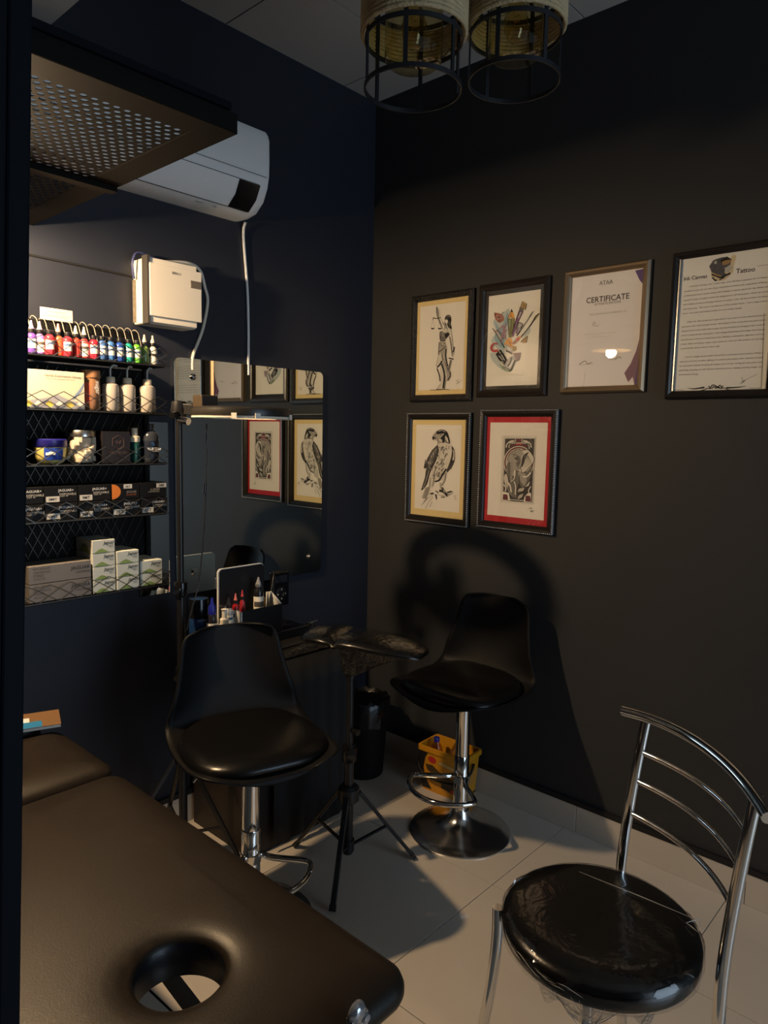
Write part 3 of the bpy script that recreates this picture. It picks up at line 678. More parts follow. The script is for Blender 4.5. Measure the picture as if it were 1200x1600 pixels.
for wd, pp in ((26, [(322, 1050), (352, 1150), (368, 1260), (345, 1460)]), (20, [(245, 1125), (285, 1240), (298, 1340)]), (20, [(395, 800), (392, 940), (425, 1090)]), (14, [(280, 850), (330, 815), (392, 755)]), (12, [(330, 880), (345, 980), (400, 1080), (440, 1180)]), (18, [(460, 1180), (465, 1250), (425, 1325)]), (12, [(282, 690), (275, 800), (268, 900)]), (10, [(385, 1250), (370, 1470)]), (8, [(300, 700), (330, 760), (370, 700)]), (24, [(330, 1000), (290, 1065), (250, 1110)])):
    A.line(ink2 if wd < 15 else ink, wd, pp)
for pp in ([(350, 990), (380, 1090), (400, 1300)], [(320, 720), (360, 730)], [(345, 880), (365, 970)], [(410, 1200), (400, 1320)]): A.line(ink5, 9, pp)
A.line(ink3, 6, [(268, 920), (228, 1090)]); A.line(ink2, 6, [(300, 1390), (236, 1484)])
A.line(ink4, 22, [(462, 600), (478, 700), (498, 880)]); A.line(ink, 9, [(452, 590), (470, 690), (492, 810), (498, 920)]); A.line(ink2, 5, [(490, 560), (514, 740), (530, 860), (508, 930)])
A.line(ink, 22, [(536, 770), (518, 855)], 0); A.line(ink, 20, [(442, 955), (500, 968), (524, 975)]); A.line(ink3, 30, [(482, 985), (442, 1160)], 0); A.line(ink2, 7, [(470, 985), (428, 1150)], 0)
A.line(ink2, 9, [(130, 1486), (240, 1484), (380, 1476), (455, 1482)]); A.line(ink, 14, [(230, 1480), (340, 1476)])
A.line(ink2, 5, [(610, 1315), (570, 1335), (610, 1360), (565, 1385)]); A.line(ink2, 4, [(590, 1370), (660, 1320)])
A.done('drawing', sh)
# --- brushes and paint tube
t, sh, X, fo = frame('framed_print', 'dark brown framed colour print of brushes, pencil and paint tube', (-.600, -.918, 1.659, 2.101), (-.628, -.890, 1.687, 2.073), fr_brown, 'bevel', mat('mount_black', (.012, .011, .010), .6), (-.643, -.876, 1.701, 2.055), mat('paper_cool', (.78, .77, .70), .8))
A = Art(760, 455, 12, X)
blue = flat('wash_blue', (.25, .38, .45)); bl2 = flat('wash_blue_pale', (.45, .52, .52)); red = flat('wash_red', (.50, .06, .07)); rust = flat('wash_rust', (.33, .13, .09)); orange = flat('wash_orange', (.70, .34, .06)); olive = flat('wash_olive', (.22, .22, .08)); purp = flat('wash_purple', (.20, .09, .20)); gold = flat('wash_gold', (.42, .27, .10)); lgrey = flat('wash_grey', (.42, .43, .42)); gren = flat('wash_green', (.25, .33, .20))
A.fill(bl2, [(130, 560), (300, 420), (430, 330), (440, 600), (340, 980), (340, 1180), (210, 1080), (90, 930), (180, 760)], 5); A.fill(blue, [(160, 560), (240, 690), (300, 640), (360, 480), (400, 400), (420, 560), (330, 760), (340, 1060), (220, 1010), (150, 880), (190, 730)], 5)
A.fill(bl2, [(80, 1150), (190, 1190), (270, 1370), (340, 1490), (200, 1400), (95, 1270)], 5); A.fill(gren, [(240, 1340), (330, 1480), (460, 1510), (540, 1350), (480, 1420), (330, 1410)], 5); A.fill(bl2, [(740, 760), (830, 690), (800, 800), (700, 850)], 5)
A.fill(rust, [(155, 405), (255, 420), (322, 470), (325, 550), (240, 592), (180, 540), (150, 470)], 4); A.line(ink, 12, [(158, 400), (172, 440), (200, 480), (250, 500), (240, 580)]); A.line(ink, 10, [(270, 440), (330, 385)]); A.line(flat('wash_pink', (.6, .3, .26)), 16, [(190, 450), (230, 520), (290, 500)]); A.line(ink2, 9, [(180, 480), (280, 520)])
A.fill(olive, [(400, 505), (532, 520), (500, 760), (480, 870), (425, 870), (410, 700)]); A.line(ink, 12, [(402, 505), (415, 700), (425, 870)]); A.line(ink, 8, [(465, 520), (455, 860)]); A.line(gren, 30, [(440, 540), (440, 660)]); A.line(ink, 10, [(528, 525), (490, 850)])
A.fill(orange, [(400, 500), (456, 390), (500, 390), (537, 525), (468, 495)]); A.fill(ink, [(472, 325), (502, 392), (452, 392)]); A.line(rust, 12, [(470, 420), (460, 470), (500, 510)]); A.line(ink, 7, [(400, 500), (456, 390)]); A.line(ink, 7, [(470, 495), (537, 525)])
A.fill(purp, [(618, 360), (692, 385), (570, 640), (500, 860), (478, 820), (530, 620)]); A.line(ink, 16, [(615, 370), (545, 580), (480, 800)]); A.line(lgrey, 26, [(650, 390), (600, 500)], 0); A.line(ink, 6, [(690, 390), (575, 640), (510, 850)])
A.fill(ink3, [(625, 295), (705, 330), (685, 392), (610, 362)]); A.line(ink, 8, [(612, 355), (690, 390)]); A.fill(gold, [(682, 188), (762, 232), (735, 345), (640, 312)]); A.line(ink, 12, [(682, 188), (640, 310)], 0); A.line(ink, 12, [(755, 240), (728, 355)], 0); A.line(ink2, 10, [(715, 230), (690, 310)]); A.line(ink, 8, [(640, 312), (705, 330)])
A.fill(lgrey, [(610, 585), (685, 620), (600, 790), (520, 800), (560, 700)]); A.line(ink, 14, [(610, 585), (680, 620), (640, 700)]); A.line(purp, 30, [(600, 680), (560, 800)]); A.line(ink, 9, [(610, 590), (560, 720)])
A.line(lgrey, 40, [(882, 380), (850, 420), (825, 470)], 4, (.2, 1)); A.line(ink, 14, [(885, 378), (835, 440), (820, 475)]); A.line(ink, 22, [(825, 465), (700, 650), (570, 840)], 3, (.7, 1)); A.line(lgrey, 7, [(800, 500), (640, 740)])
A.line(olive, 46, [(995, 418), (950, 470), (900, 530)], 4, (.3, 1)); A.line(ink, 20, [(995, 418), (930, 470), (895, 530)]); A.line(ink, 24, [(905, 520), (800, 680), (650, 860)], 3, (1, .8)); A.line(lgrey, 8, [(850, 630), (690, 830)])
A.fill(rust, [(480, 980), (600, 850), (660, 850), (560, 970), (500, 1000)]); A.fill(red, [(560, 880), (640, 850), (600, 950)]); A.fill(gold, [(650, 930), (770, 845), (760, 960), (690, 980)]); A.line(ink, 12, [(640, 960), (720, 880), (782, 840)]); A.line(ink, 10, [(775, 850), (750, 960)]); A.line(orange, 20, [(600, 870), (655, 860)])
A.fill(orange, [(340, 1000), (400, 890), (470, 890), (495, 1055), (430, 1045), (390, 1010)], 3); A.line(rust, 14, [(410, 920), (440, 980), (480, 960)]); A.line(ink2, 8, [(430, 930), (470, 1040)])
A.line(lgrey, 64, [(180, 745), (270, 900)], 0); A.line(ink, 14, [(120, 695), (200, 820), (345, 1070)]); A.line(rust, 24, [(170, 770), (210, 730)], 0); A.line(ink, 10, [(210, 720), (330, 900)])
for pp in ([(240, 720), (300, 660), (360, 680)], [(300, 640), (330, 740), (290, 860)], [(380, 600), (340, 720), (360, 900)], [(260, 760), (330, 780), (390, 720)], [(280, 960), (300, 870), (340, 820)]): A.line(purp, 20, pp); A.line(flat('wash_pink', (.6, .3, .26)), 7, pp)
for i in range(5): A.line(bl2, 9, [(375, 780+i*30), (410, 790+i*30)], 0); A.line(ink2, 4, [(375, 792+i*30), (410, 802+i*30)], 0)
A.line(ink2, 50, [(225, 990), (150, 985), (100, 1030), (100, 1090), (150, 1125), (225, 1110)], 6, (.5, 1)); A.line(red, 40, [(225, 990), (150, 985), (100, 1030), (100, 1090), (150, 1125), (225, 1110)], 6, (.5, 1)); A.line(flat('wash_pink', (.6, .3, .26)), 10, [(140, 1020), (130, 1070), (170, 1095)])
A.fill(lgrey, [(355, 1010), (410, 1000), (500, 1085), (480, 1190), (365, 1130)]); A.line(ink, 30, [(375, 1115), (430, 1140), (485, 1175)]); A.line(paperw, 24, [(400, 1050), (470, 1110)])
A.fill(ink, [(270, 1092), (402, 1290), (335, 1382), (240, 1290), (178, 1180)]); 
for pp in ([(245, 1130), (275, 1170)], [(240, 1210), (310, 1290)], [(285, 1190), (350, 1300)], [(290, 1310), (330, 1350)]): A.line(lgrey, 20, pp, 0)
A.fill(lgrey, [(400, 1290), (470, 1220), (545, 1225), (565, 1290), (460, 1495), (320, 1425), (335, 1382)], 2); A.line(ink, 18, [(480, 1240), (450, 1350), (400, 1410)]); A.line(ink, 16, [(545, 1290), (500, 1400), (455, 1490), (420, 1460)]); A.line(paperw, 22, [(520, 1280), (440, 1430)]); A.line(ink, 10, [(320, 1425), (400, 1450), (455, 1495)]); A.line(ink2, 8, [(345, 1380), (410, 1300)])
A.fill(flat('wash_mauve', (.30, .22, .24)), [(505, 1165), (655, 1150), (620, 1300), (570, 1315)]); A.fill(gold, [(500, 1030), (570, 1030), (560, 1100), (510, 1130)]); A.line(olive, 10, [(500, 1040), (540, 1090), (520, 1130)])
A.done('drawing', sh)
# --- certificate
t, sh, X, fo = frame('framed_certificate', 'bronze framed certificate of participation with purple corner shapes', (-.978, -1.296, 1.664, 2.103), (-1.004, -1.268, 1.688, 2.079), fr_bronze, 'bronze', None, None, mat('paper_cert', (.74, .73, .75), .6))
xt = X-.0002
def tr(s_, px, py, wd, m_=ink2, par=None, **kw):
    p = onX(px, py, xt); return text(s_, par or sh, m_, (xt, p.y, p.z), UR, VL, wd=wd, **kw)
tr('ATAA', 947, 441, .05); flatpoly('print', sh, [(xt, -1.11, 2.042), (xt, -1.16, 2.042), (xt, -1.16, 2.0412), (xt, -1.11, 2.0412)], ink3)
tr('CERTIFICATE', 949, 466, .160, ink2, bold=True); tr('OF PARTICIPATION', 949, 473.5, .098, ink2)
tr('THIS CERTIFICATE IS PRESENTED TO', 949, 489, .14, ink4)
tr('for taking part in the convention', 938, 521, .12, ink5); tr('and exhibition of tattoo art', 935, 526, .09, ink5)
A = Art(870, 370, 3.636, X-.0001)
pu = flat('cert_purple', (.09, .05, .22)); pu2 = flat('cert_mauve', (.20, .10, .16))
A.fill(pu, [(445, 192), (497, 180), (492, 272), (470, 245)]); A.fill(pu2, [(470, 575), (478, 600), (462, 842), (440, 842), (432, 795), (405, 825), (383, 775), (420, 720), (450, 650)]); A.fill(pu, [(462, 700), (476, 600), (466, 842), (440, 842)])
A.line(ink4, 3, [(205, 510), (208, 485), (222, 490), (212, 500), (226, 508), (240, 500)]); A.line(ink2, 3, [(128, 725), (160, 705), (175, 722), (200, 712)]); A.line(ink4, 2, [(125, 728), (210, 722)], 0); A.line(ink4, 2, [(300, 700), (370, 685)], 0); A.line(ink3, 3, [(330, 700), (350, 680), (365, 690)]); A.line(ink5, 3, [(150, 850), (162, 770)], 0)
A.done('drawing', sh)
# --- ink canvas story sheet
t, sh, X, fo = frame('framed_letter', 'dark framed Ink Canvas Tattoo letter sheet at the right edge', (-1.368, -1.700, 1.637, 2.109), (-1.391, -1.677, 1.663, 2.087), fr_dark, 'bronze', None, None, mat('paper_letter', (.76, .77, .74), .7))
for ya, yb2 in ((-1.3945, -1.391), (-1.677, -1.6735)): build('frame_liner', MB().box(-.0135, -.005, ya, yb2, 1.663, 2.087), brushed, fo, local=False)
xt = X-.0002
yc = -1.534
def lr(s_, y, z, wd, m_=ink2, al='C', **kw): return text(s_, sh, m_, (xt, y, z), UR, VL, wd=wd, align=al, **kw)
p = onX(1086.5, 433.5, xt); lr('Ink Canvas', p.y, p.z, .073, ink, bold=True); p = onX(1165, 422, xt); lr('Tattoo', p.y, p.z, .055, ink, bold=True)
flatpoly('print', sh, [(xt, -1.625, 2.036), (xt, -1.668, 2.036), (xt, -1.668, 2.035), (xt, -1.625, 2.035)], ink2); flatpoly('print', sh, [(xt, -1.398, 2.036), (xt, -1.402, 2.036), (xt, -1.402, 2.035), (xt, -1.398, 2.035)], ink2)
A = Art(1040, 380, 7.5, X-.0001)
A.fill(flat('blob_cream', (.60, .52, .33)), [(530, 330), (620, 300), (800, 130), (830, 150), (800, 260), (790, 340), (700, 430), (620, 445), (540, 420)]); A.fill(flat('blob_slate', (.055, .06, .075)), [(510, 270), (560, 200), (610, 180), (660, 165), (720, 160), (770, 190), (760, 250), (700, 290), (690, 340), (710, 360), (680, 390), (600, 370), (540, 340)]); A.fill(ink, [(640, 200), (720, 155), (775, 190), (755, 220), (700, 200), (660, 240)])
A.fill(flat('blob_ochre', (.32, .19, .08)), [(660, 220), (700, 200), (760, 190), (770, 220), (720, 250), (670, 260)]); A.fill(lgrey, [(690, 290), (760, 260), (790, 270), (740, 340), (700, 340)]); A.fill(lgrey, [(570, 215), (600, 205), (600, 240), (570, 245)]); A.line(ink, 22, [(540, 365), (600, 385), (650, 400), (760, 350)]); A.line(ink, 18, [(550, 400), (580, 435), (600, 430)]); A.line(ink, 12, [(630, 430), (690, 400)]); A.line(gold, 14, [(560, 360), (640, 385)])
A.done('emblem', sh)
A = Art(1030, 560, 7.06, X-.0001)
A.line(ink, 12, [(310, 325), (380, 335), (500, 320)], 4, (.2, 1.6)); A.line(ink, 12, [(960, 303), (880, 318), (740, 325)], 4, (.2, 1.6)); A.line(ink, 9, [(440, 360), (500, 345), (530, 330), (570, 335)]); A.line(ink, 9, [(830, 355), (760, 345), (720, 325), (690, 330)])
for pp in ([(565, 330), (580, 300), (610, 295), (640, 325), (670, 295), (690, 330)], [(580, 335), (600, 310), (625, 330), (650, 310), (675, 335)], [(545, 305), (570, 335)], [(705, 300), (680, 335)], [(620, 300), (660, 330)]): A.line(ink, 11, pp)
A.line(ink2, 4, [(180, 350), (265, 348)], 0); A.line(ink2, 4, [(990, 328), (1125, 325)], 0); A.line(ink2, 4, [(1125, 325), (1140, 0), (1158, -500)], 0)
A.line(ink3, 4, [(910, 205), (925, 265), (945, 235), (900, 275)]); A.line(ink3, 3, [(895, 285), (950, 240), (1080, 175)])
A.done('ornament', sh)
para = ['      I started running over 7 years ago, and still have a passion for it! When I', 'decided to open up my own shop, I wanted to combine the experience of being a', 'professional tattoo studio along with making a creative space for my clients and', "myself to enjoy. I'm glad I ended up doing tattoos all these years, which has made", 'that brilliant art form of doing artwork on others. I also do lots of other art along', "with tattooing.  'My story is' to Become A Successful Artist - I am a huge animal", 'lover, I am also very lucky to have a very artistic family.', '', "      What 'do, like as tattoos'? I get asked a lot 'what are your favorite kinds of", "tattoos to do', and I usually answer 'all of them'! One of my favorite parts about", 'being a tattoo artist is the wide variety of artwork styles and imagery I get to do for', 'and on many variety of people. I love doing everything from huge back pieces,', 'and fine lines sleeves to teeny tiny ones. Realism, minimalism, abstract, cartoon,', 'tribal, black and grey, color, you name it I love it! All artists can be fully', 'customizable, all you have to do is ask.', '', '      I love to design pieces with a lot of lines, movement and contrast. If that is', 'what you are into, consider talking to me about your tattoo idea. Outside of work,', 'my interests include drawing & design (of course), caring for my plant cats,', 'gardening, keeping up with various television series, making exciting things, and', 'performance running.']
z0_, z1_ = 1.998, 1.716
for i, s_ in enumerate(para):
    if not s_: continue
    full = len(s_) > 66; ind = .016 if s_.startswith('  ') else 0; s2 = s_.strip()
    lr(s2, -1.408-ind, z0_+(z1_-z0_)*i/20, (.252-ind) if full else .252*len(s2)/82, ink2, 'L', ht=.0062, shear=.15)
# --- falcon
t, sh, X, fo = frame('framed_drawing', 'black beaded frame with ink drawing of a perched falcon', (-.242, -.583, 1.121, 1.596), (-.262, -.552, 1.150, 1.568), fr_dark, 'plain', matte_y, (-.284, -.530, 1.178, 1.546), paper)
beads(fo, -.245, -.580, 1.124, 1.593)
A = Art(640, 650, 9.41, X)
A.fill(ink4, [(240, 1050), (310, 1030), (250, 1220), (188, 1212)]); 
A.fill(ink5, [(420, 400), (592, 400), (628, 470), (612, 640), (562, 790), (500, 930), (380, 975), (350, 1040), (300, 1060), (280, 1000), (330, 800), (380, 680), (430, 520)], 2)
A.fill(ink5, [(470, 960), (540, 800), (552, 830), (520, 960), (480, 1010), (500, 1070), (450, 1080), (440, 990)], 2)
A.fill(ink2, [(412, 420), (330, 500), (262, 620), (213, 770), (242, 770), (226, 900), (168, 1092), (205, 1070), (250, 1000), (300, 830), (342, 740), (392, 640), (432, 500)]); A.fill(ink3, [(395, 460), (330, 530), (285, 650), (270, 740), (310, 720), (360, 600), (405, 500)])
for i in range(26):
    u, v = 270+random.random()*110, 500+random.random()*270; u -= (v-500)*.28-40
    A.line(random.choice((ink, ink5, ink4)), 6, [(u, v), (u+8, v+18), (u+2, v+34)], 2)
A.line(ink, 14, [(430, 500), (385, 650), (300, 830), (250, 1000), (175, 1090)], 4, (.8, 1)); A.line(ink, 12, [(240, 640), (215, 770)]); A.line(ink4, 10, [(290, 800), (240, 960), (200, 1060)])
A.fill(ink2, [(618, 438), (662, 500), (670, 620), (640, 725), (558, 828), (550, 790), (602, 650), (626, 520)], 2); A.line(ink5, 22, [(645, 500), (655, 570), (640, 650)], 4, (.4, 1))
for i in range(9): A.line(ink, 8, [(610+random.random()*40, 620+i*16), (590+random.random()*30, 650+i*16)], 0)
A.fill(ink4, [(420, 402), (410, 362), (352, 350), (333, 318), (360, 262), (420, 210), (480, 198), (550, 228), (582, 310), (596, 402), (500, 390)], 3)
A.fill(ink, [(400, 225), (470, 197), (550, 226), (585, 320), (594, 405), (560, 395), (528, 370), (548, 290), (522, 300), (520, 380), (486, 392), (484, 350), (455, 330), (500, 280), (510, 255), (420, 268), (400, 255)], 2)
A.line(ink4, 12, [(420, 225), (480, 212), (530, 235)]); A.line(ink5, 20, [(440, 345), (475, 370)], 0); A.fill(ink5, [(530, 300), (560, 320), (580, 395), (545, 375)])
A.fill(ink, [(333, 315), (352, 300), (392, 322), (405, 330), (365, 332), (348, 360)]); A.line(ink, 16, [(405, 262), (450, 252), (500, 248)]); A.line(ink, 10, [(455, 285), (470, 275)]); A.line(ink3, 7, [(345, 300), (385, 275), (400, 250)]); A.line(ink2, 7, [(410, 350), (420, 405), (400, 450)])
for i in range(95):
    v = 430+random.random()*470; u = 440+random.random()*150-(v-430)*.22
    A.line(ink2 if v > 560 else ink3, 5+3*random.random(), [(u, v), (u-8, v+16+8*random.random())], 0)
A.line(ink, 30, [(375, 965), (440, 940), (490, 860), (545, 775)], 4, (.6, .6)); A.line(ink3, 8, [(370, 830), (365, 930), (340, 1030)]); A.line(ink3, 6, [(310, 900), (300, 1040)]); A.line(ink2, 8, [(540, 830), (520, 950), (480, 1020)]); A.line(ink3, 6, [(455, 980), (465, 1060)])
A.line(ink, 34, [(445, 1095), (500, 1110), (560, 1165)]); A.line(ink2, 26, [(485, 1050), (500, 1085), (540, 1140)]); A.line(ink, 16, [(560, 1125), (625, 1103)]); A.line(ink, 16, [(545, 1150), (552, 1180)]); A.line(ink5, 10, [(510, 1095), (525, 1125)])
A.line(ink, 18, [(312, 1145), (360, 1130)]); A.line(ink, 14, [(392, 1100), (430, 1125)]); A.line(ink, 18, [(390, 1150), (402, 1225)], 0, (1, .5)); A.line(ink2, 12, [(470, 1190), (520, 1190)])
for pp in ([(330, 1170), (250, 1230), (180, 1310)], [(350, 1190), (290, 1260), (240, 1355)], [(270, 1200), (210, 1260)], [(340, 1250), (300, 1340)], [(560, 1170), (650, 1100)], [(580, 1160), (640, 1135)], [(250, 1050), (190, 1200)], [(275, 1060), (225, 1200)], [(300, 1060), (230, 1215)], [(420, 1150), (480, 1165), (540, 1175)], [(280, 1160), (330, 1090)]): A.line(ink3, 5, pp)
A.line(ink3, 5, [(695, 1165), (665, 1180), (695, 1205), (665, 1225)])
A.done('drawing', sh)
# --- elephant
t, sh, X, fo = frame('framed_drawing', 'black beaded frame with elephant drawing on a red mount', (-.632, -.979, 1.133, 1.607), (-.656, -.947, 1.160, 1.580), fr_dark, 'plain', matte_r, (-.672, -.931, 1.184, 1.557), paper)
beads(fo, -.635, -.976, 1.136, 1.604)
A = Art(750, 690, 10, X); mar = flat('maroon', (.13, .03, .035))
A.line(ink3, 5, [(357, -84), (877, -84), (830, 985), (325, 945), (357, -84)], 0); A.line(ink2, 6, [(380, -62), (862, -62), (815, 962), (345, 925), (380, -62)], 0)
A.fill(ink2, [(392, -48), (852, -48), (806, 950), (357, 914)])
cx, cy = 606, 330
A.fill(ink5, [(cx+238*math.cos(R(a)), cy+262*math.sin(R(a))) for a in range(0, 360, 10)]); A.fill(mar, [(cx+225*math.cos(R(a)), cy+248*math.sin(R(a))) for a in range(0, 360, 10)]); A.fill(ink5, [(cx+205*math.cos(R(a)), cy+225*math.sin(R(a))) for a in range(0, 360, 10)]); A.line(ink3, 5, [(cx+196*math.cos(R(a)), cy+214*math.sin(R(a))) for a in range(150, 391, 10)], 0)
A.fill(ink2, [(372, 600), (480, 560), (640, 480), (800, 470), (806, 940), (360, 910)])
A.fill(mar, [(572, -42), (650, -42), (650, 20), (572, 20)]); A.line(ink5, 12, [(455, 100), (460, 50), (520, 25), (700, 25), (760, 55), (770, 115)]); A.fill(mar, [(470, 80), (500, 48), (720, 48), (755, 100), (720, 85), (610, 60), (520, 70), (475, 100)]); A.line(red, 14, [(560, 42), (660, 42)], 0)
for (sx, ox) in ((1, 0), (-1, 1212)):
    for k in range(4): A.line(ink5, 20, [(ox+sx*(540-k*8), -20+k*10), (ox+sx*(470-k*14), -5+k*12), (ox+sx*(415-k*2), 50+k*14)], 4, (.4, 1)); A.line(ink, 5, [(ox+sx*(520-k*8), -5+k*12), (ox+sx*(450-k*12), 20+k*14)], 3)
    A.line(ink5, 10, [(ox+sx*552, -40), (ox+sx*560, -10), (ox+sx*535, 5), (ox+sx*530, -12)])
A.fill(ink3, [(560, 440), (650, 480), (745, 460), (806, 395), (790, 560), (740, 640), (700, 720), (640, 700), (610, 640), (575, 760), (580, 880), (500, 860), (455, 760), (440, 640), (520, 620)], 2)
A.fill(ink4, [(595, 470), (700, 500), (730, 600), (680, 700), (630, 600)], 3); A.line(ink2, 9, [(620, 520), (615, 620), (590, 740)]); A.line(ink2, 8, [(640, 640), (700, 715)])
A.fill(ink5, [(372, 560), (415, 500), (445, 620), (440, 720), (400, 680)], 2)
A.fill(ink4, [(470, 190), (540, 140), (600, 118), (652, 142), (720, 160), (690, 300), (640, 400), (600, 432), (565, 452), (528, 470), (512, 540), (500, 612), (465, 612), (430, 520), (413, 430), (442, 330), (436, 270)], 3)
A.fill(ink3, [(540, 250), (610, 220), (640, 300), (590, 410), (570, 360), (580, 300)], 2); A.fill(ink3, [(430, 420), (445, 330), (475, 330), (470, 600), (440, 540)], 2)
A.fill(ink5, [(652, 142), (742, 125), (805, 180), (852, 270), (836, 330), (782, 395), (692, 482), (655, 477), (640, 400), (650, 250), (690, 190)], 3)
A.fill(ink2, [(690, 205), (765, 165), (720, 250), (672, 380), (652, 390), (655, 280)], 3)
for k in range(7): A.line(ink3, 7, [(700+k*9, 220), (700+k*18, 300+k*4), (672+k*22, 450-k*16)], 3, (1, .4))
A.line(ink, 9, [(652, 142), (742, 125), (805, 180), (852, 270), (836, 330), (782, 395), (692, 482), (655, 477), (640, 400)]); A.line(ink, 7, [(470, 190), (540, 140), (600, 118), (652, 142)]); A.line(ink, 7, [(470, 190), (436, 270), (442, 330), (413, 430), (430, 520), (462, 610)])
for k in range(9): A.line(ink2, 5, [(425+k*3 if k > 4 else 440-k*5, 330+k*33), (470, 342+k*33), (515-k*2, 325+k*33)], 3)
A.line(ink, 10, [(545, 262), (575, 272), (600, 258)]); A.line(ink2, 8, [(520, 230), (560, 205), (600, 230)]); A.line(ink2, 7, [(560, 330), (600, 350), (640, 300)]); A.line(ink2, 6, [(500, 190), (540, 200), (560, 170)]); A.line(ink2, 9, [(600, 430), (640, 400), (655, 330)])
A.line(ink, 36, [(546, 450), (546, 540), (520, 600), (472, 636)], 5, (1, .2)); A.line(paper, 26, [(546, 450), (546, 540), (520, 600), (476, 632)], 5, (1, .2)); A.line(ink, 28, [(412, 515), (388, 555), (342, 580)], 4, (1, .2)); A.line(paper, 19, [(412, 515), (388, 555), (346, 578)], 4, (1, .2))
A.line(paper, 20, [(440, 640), (475, 690), (492, 790)], 4); A.line(paper, 14, [(535, 620), (560, 700), (555, 830)], 4); A.line(paper, 20, [(672, 545), (740, 545), (800, 480)], 4); A.line(ink4, 12, [(420, 640), (440, 740), (500, 840)])
for pp in ([(580, 800), (612, 735), (705, 708), (682, 770)], [(575, 915), (612, 838), (690, 800), (662, 872)], [(700, 720), (760, 640), (790, 600), (770, 690)]):
    A.fill(ink5, pp); A.line(ink, 6, [pp[0], pp[2]], 0); A.line(ink, 6, pp+[pp[0]], 0)
for (a0, b0, a1, b1) in ((360, 820, 440, 912), (712, 842, 796, 940)):
    A.fill(paper, [(a0-6, b0-40), (a1+16, b0-20), (a1+36, b1+4), (a0-10, b1)]) if a0 < 500 else A.fill(paper, [(a0-28, b1+6), (a0-12, b0+20), (a1-50, b0-30), (a1+6, b0-44), (a1+4, b1+10)])
    A.fill(mar, [(a0+6, b0), (a1-10, b0+6), (a1, b0+50), (a1, b1), (a0, b1-6)])
A.line(paper, 16, [(375, 670), (410, 720), (400, 780)]); A.line(paper, 14, [(800, 700), (765, 760), (770, 820)]); A.line(paper, 12, [(470, 905), (700, 925)], 0); A.line(ink, 14, [(485, 918), (690, 935)], 0)
A.line(ink3, 6, [(770, 1045), (820, 1035)]); A.line(ink2, 6, [(790, 1095), (815, 1070), (810, 1100), (850, 1075)])
A.done('drawing', sh)

# ------------------------------------------------------------------ black desk and what stands on it
DZ = .72; DX0, DX1, DY0 = -1.0, -.53, -.415
cloth = mat('black_cloth', (.006, .006, .006), .75, bump=.2, bscale=120); woodm = mat('brown_board', (.014, .008, .005), .55, var=.4, vscale=14)
dk = thing('work_desk', 'black draped work desk against the navy wall under the mirror', 'desk', (-.8, -.27, 0))
build('desk_top', MB().box(DX0, DX1, DY0, -.02, DZ-.025, DZ), black_gl, dk, bevel=.004, local=False)
build('carcass', MB().box(DX0+.02, DX1-.02, DY0+.03, -.03, .0, DZ-.025), woodm, dk, local=False)
q = MB(); n = 40; rows = []
for k in range(6):
    z = DZ-.02-(DZ-.05)*k/5; rows.append([(-.90+(DX1+.004+.90)*i/n, DY0-.004+.006*math.sin(i*.9)*k/5, z) for i in range(n+1)])
q.grid(rows)
build('drape', q, cloth, dk, 60, local=False, solid=.002)
fs = MB(); rows = []
for j in range(9):
    rows.append([(DX0+.01+(.40)*i/16, DY0-.006+.11*j/8, DZ+.0045+.0016*math.sin(i*1.7+j*2.3)+(.001*math.cos(i*3.1))-(.014 if j == 0 else 0)) for i in range(17)])
fs.grid(rows)
tag(build('plastic_sheet', fs, filmm, None, 60), 'clear crinkled plastic sheet along the black desk edge', 'plastic sheet')
tag(build('black_tray', MB().box(-.84, -.62, -.285, -.275, DZ+.001, DZ+.04).box(-.84, -.62, -.36, -.285, DZ+.001, DZ+.008), black_pl, None, bevel=.001), 'flat black tray on the desk behind the plastic sheet', 'tray')
# caddy: board with black face, tray in front
whb = mat('white_board', (.62, .63, .60), .5)
BX0, BX1, BY = -.962, -.756, -.172
cdy = thing('bottle_caddy', 'white edged black caddy with tall back board', 'caddy', (-.86, -.19, DZ))
build('back_board', MB().extrude([(x, BY, z) for x, z in rrect(BX0, BX1, DZ, 1.006, .016)], (0, .008, 0)), whb, cdy, local=False)
build('board_face', MB().extrude([(x, BY-.0015, z) for x, z in rrect(BX0+.004, BX1-.001, DZ, 1.003, .014)], (0, .0012, 0)), black_pl, cdy, local=False)
build('tray_floor', MB().box(BX0+.036, BX1+.008, -.262, BY-.002, DZ, DZ+.072), black_pl, cdy, local=False)
build('tray_front', MB().box(BX0+.035, BX1+.012, -.268, -.262, DZ, DZ+.142), black_pl, cdy, local=False)
build('side_panel', MB().add([(BX1+.008, -.268, DZ), (BX1+.008, -.175, DZ), (BX1+.008, -.175, DZ+.172), (BX1+.008, -.2, DZ+.178), (BX1+.008, -.262, DZ+.142), (BX1+.014, -.268, DZ), (BX1+.014, -.175, DZ), (BX1+.014, -.175, DZ+.172), (BX1+.014, -.2, DZ+.178), (BX1+.014, -.262, DZ+.142)], [(0, 1, 2, 3, 4), (9, 8, 7, 6, 5)]+[(i, (i+1) % 5, 5+(i+1) % 5, 5+i) for i in range(5)]), whb, cdy, local=False)
build('side_panel', MB().box(BX0+.030, BX0+.035, -.268, BY, DZ, DZ+.14), whb, cdy, local=False)
G = 'bottles in the caddy'
zt = DZ+.072
def dpx(px, Y): return onY(px, 945, Y).x
ink_bottle('small clear bottle with blue band label and black cap in the caddy', dpx(357, -.235), -.235, zt, (.35, .37, .40), 'cone', 'round', h=.085, r=.0165, group=G, tipcol=black_pl)
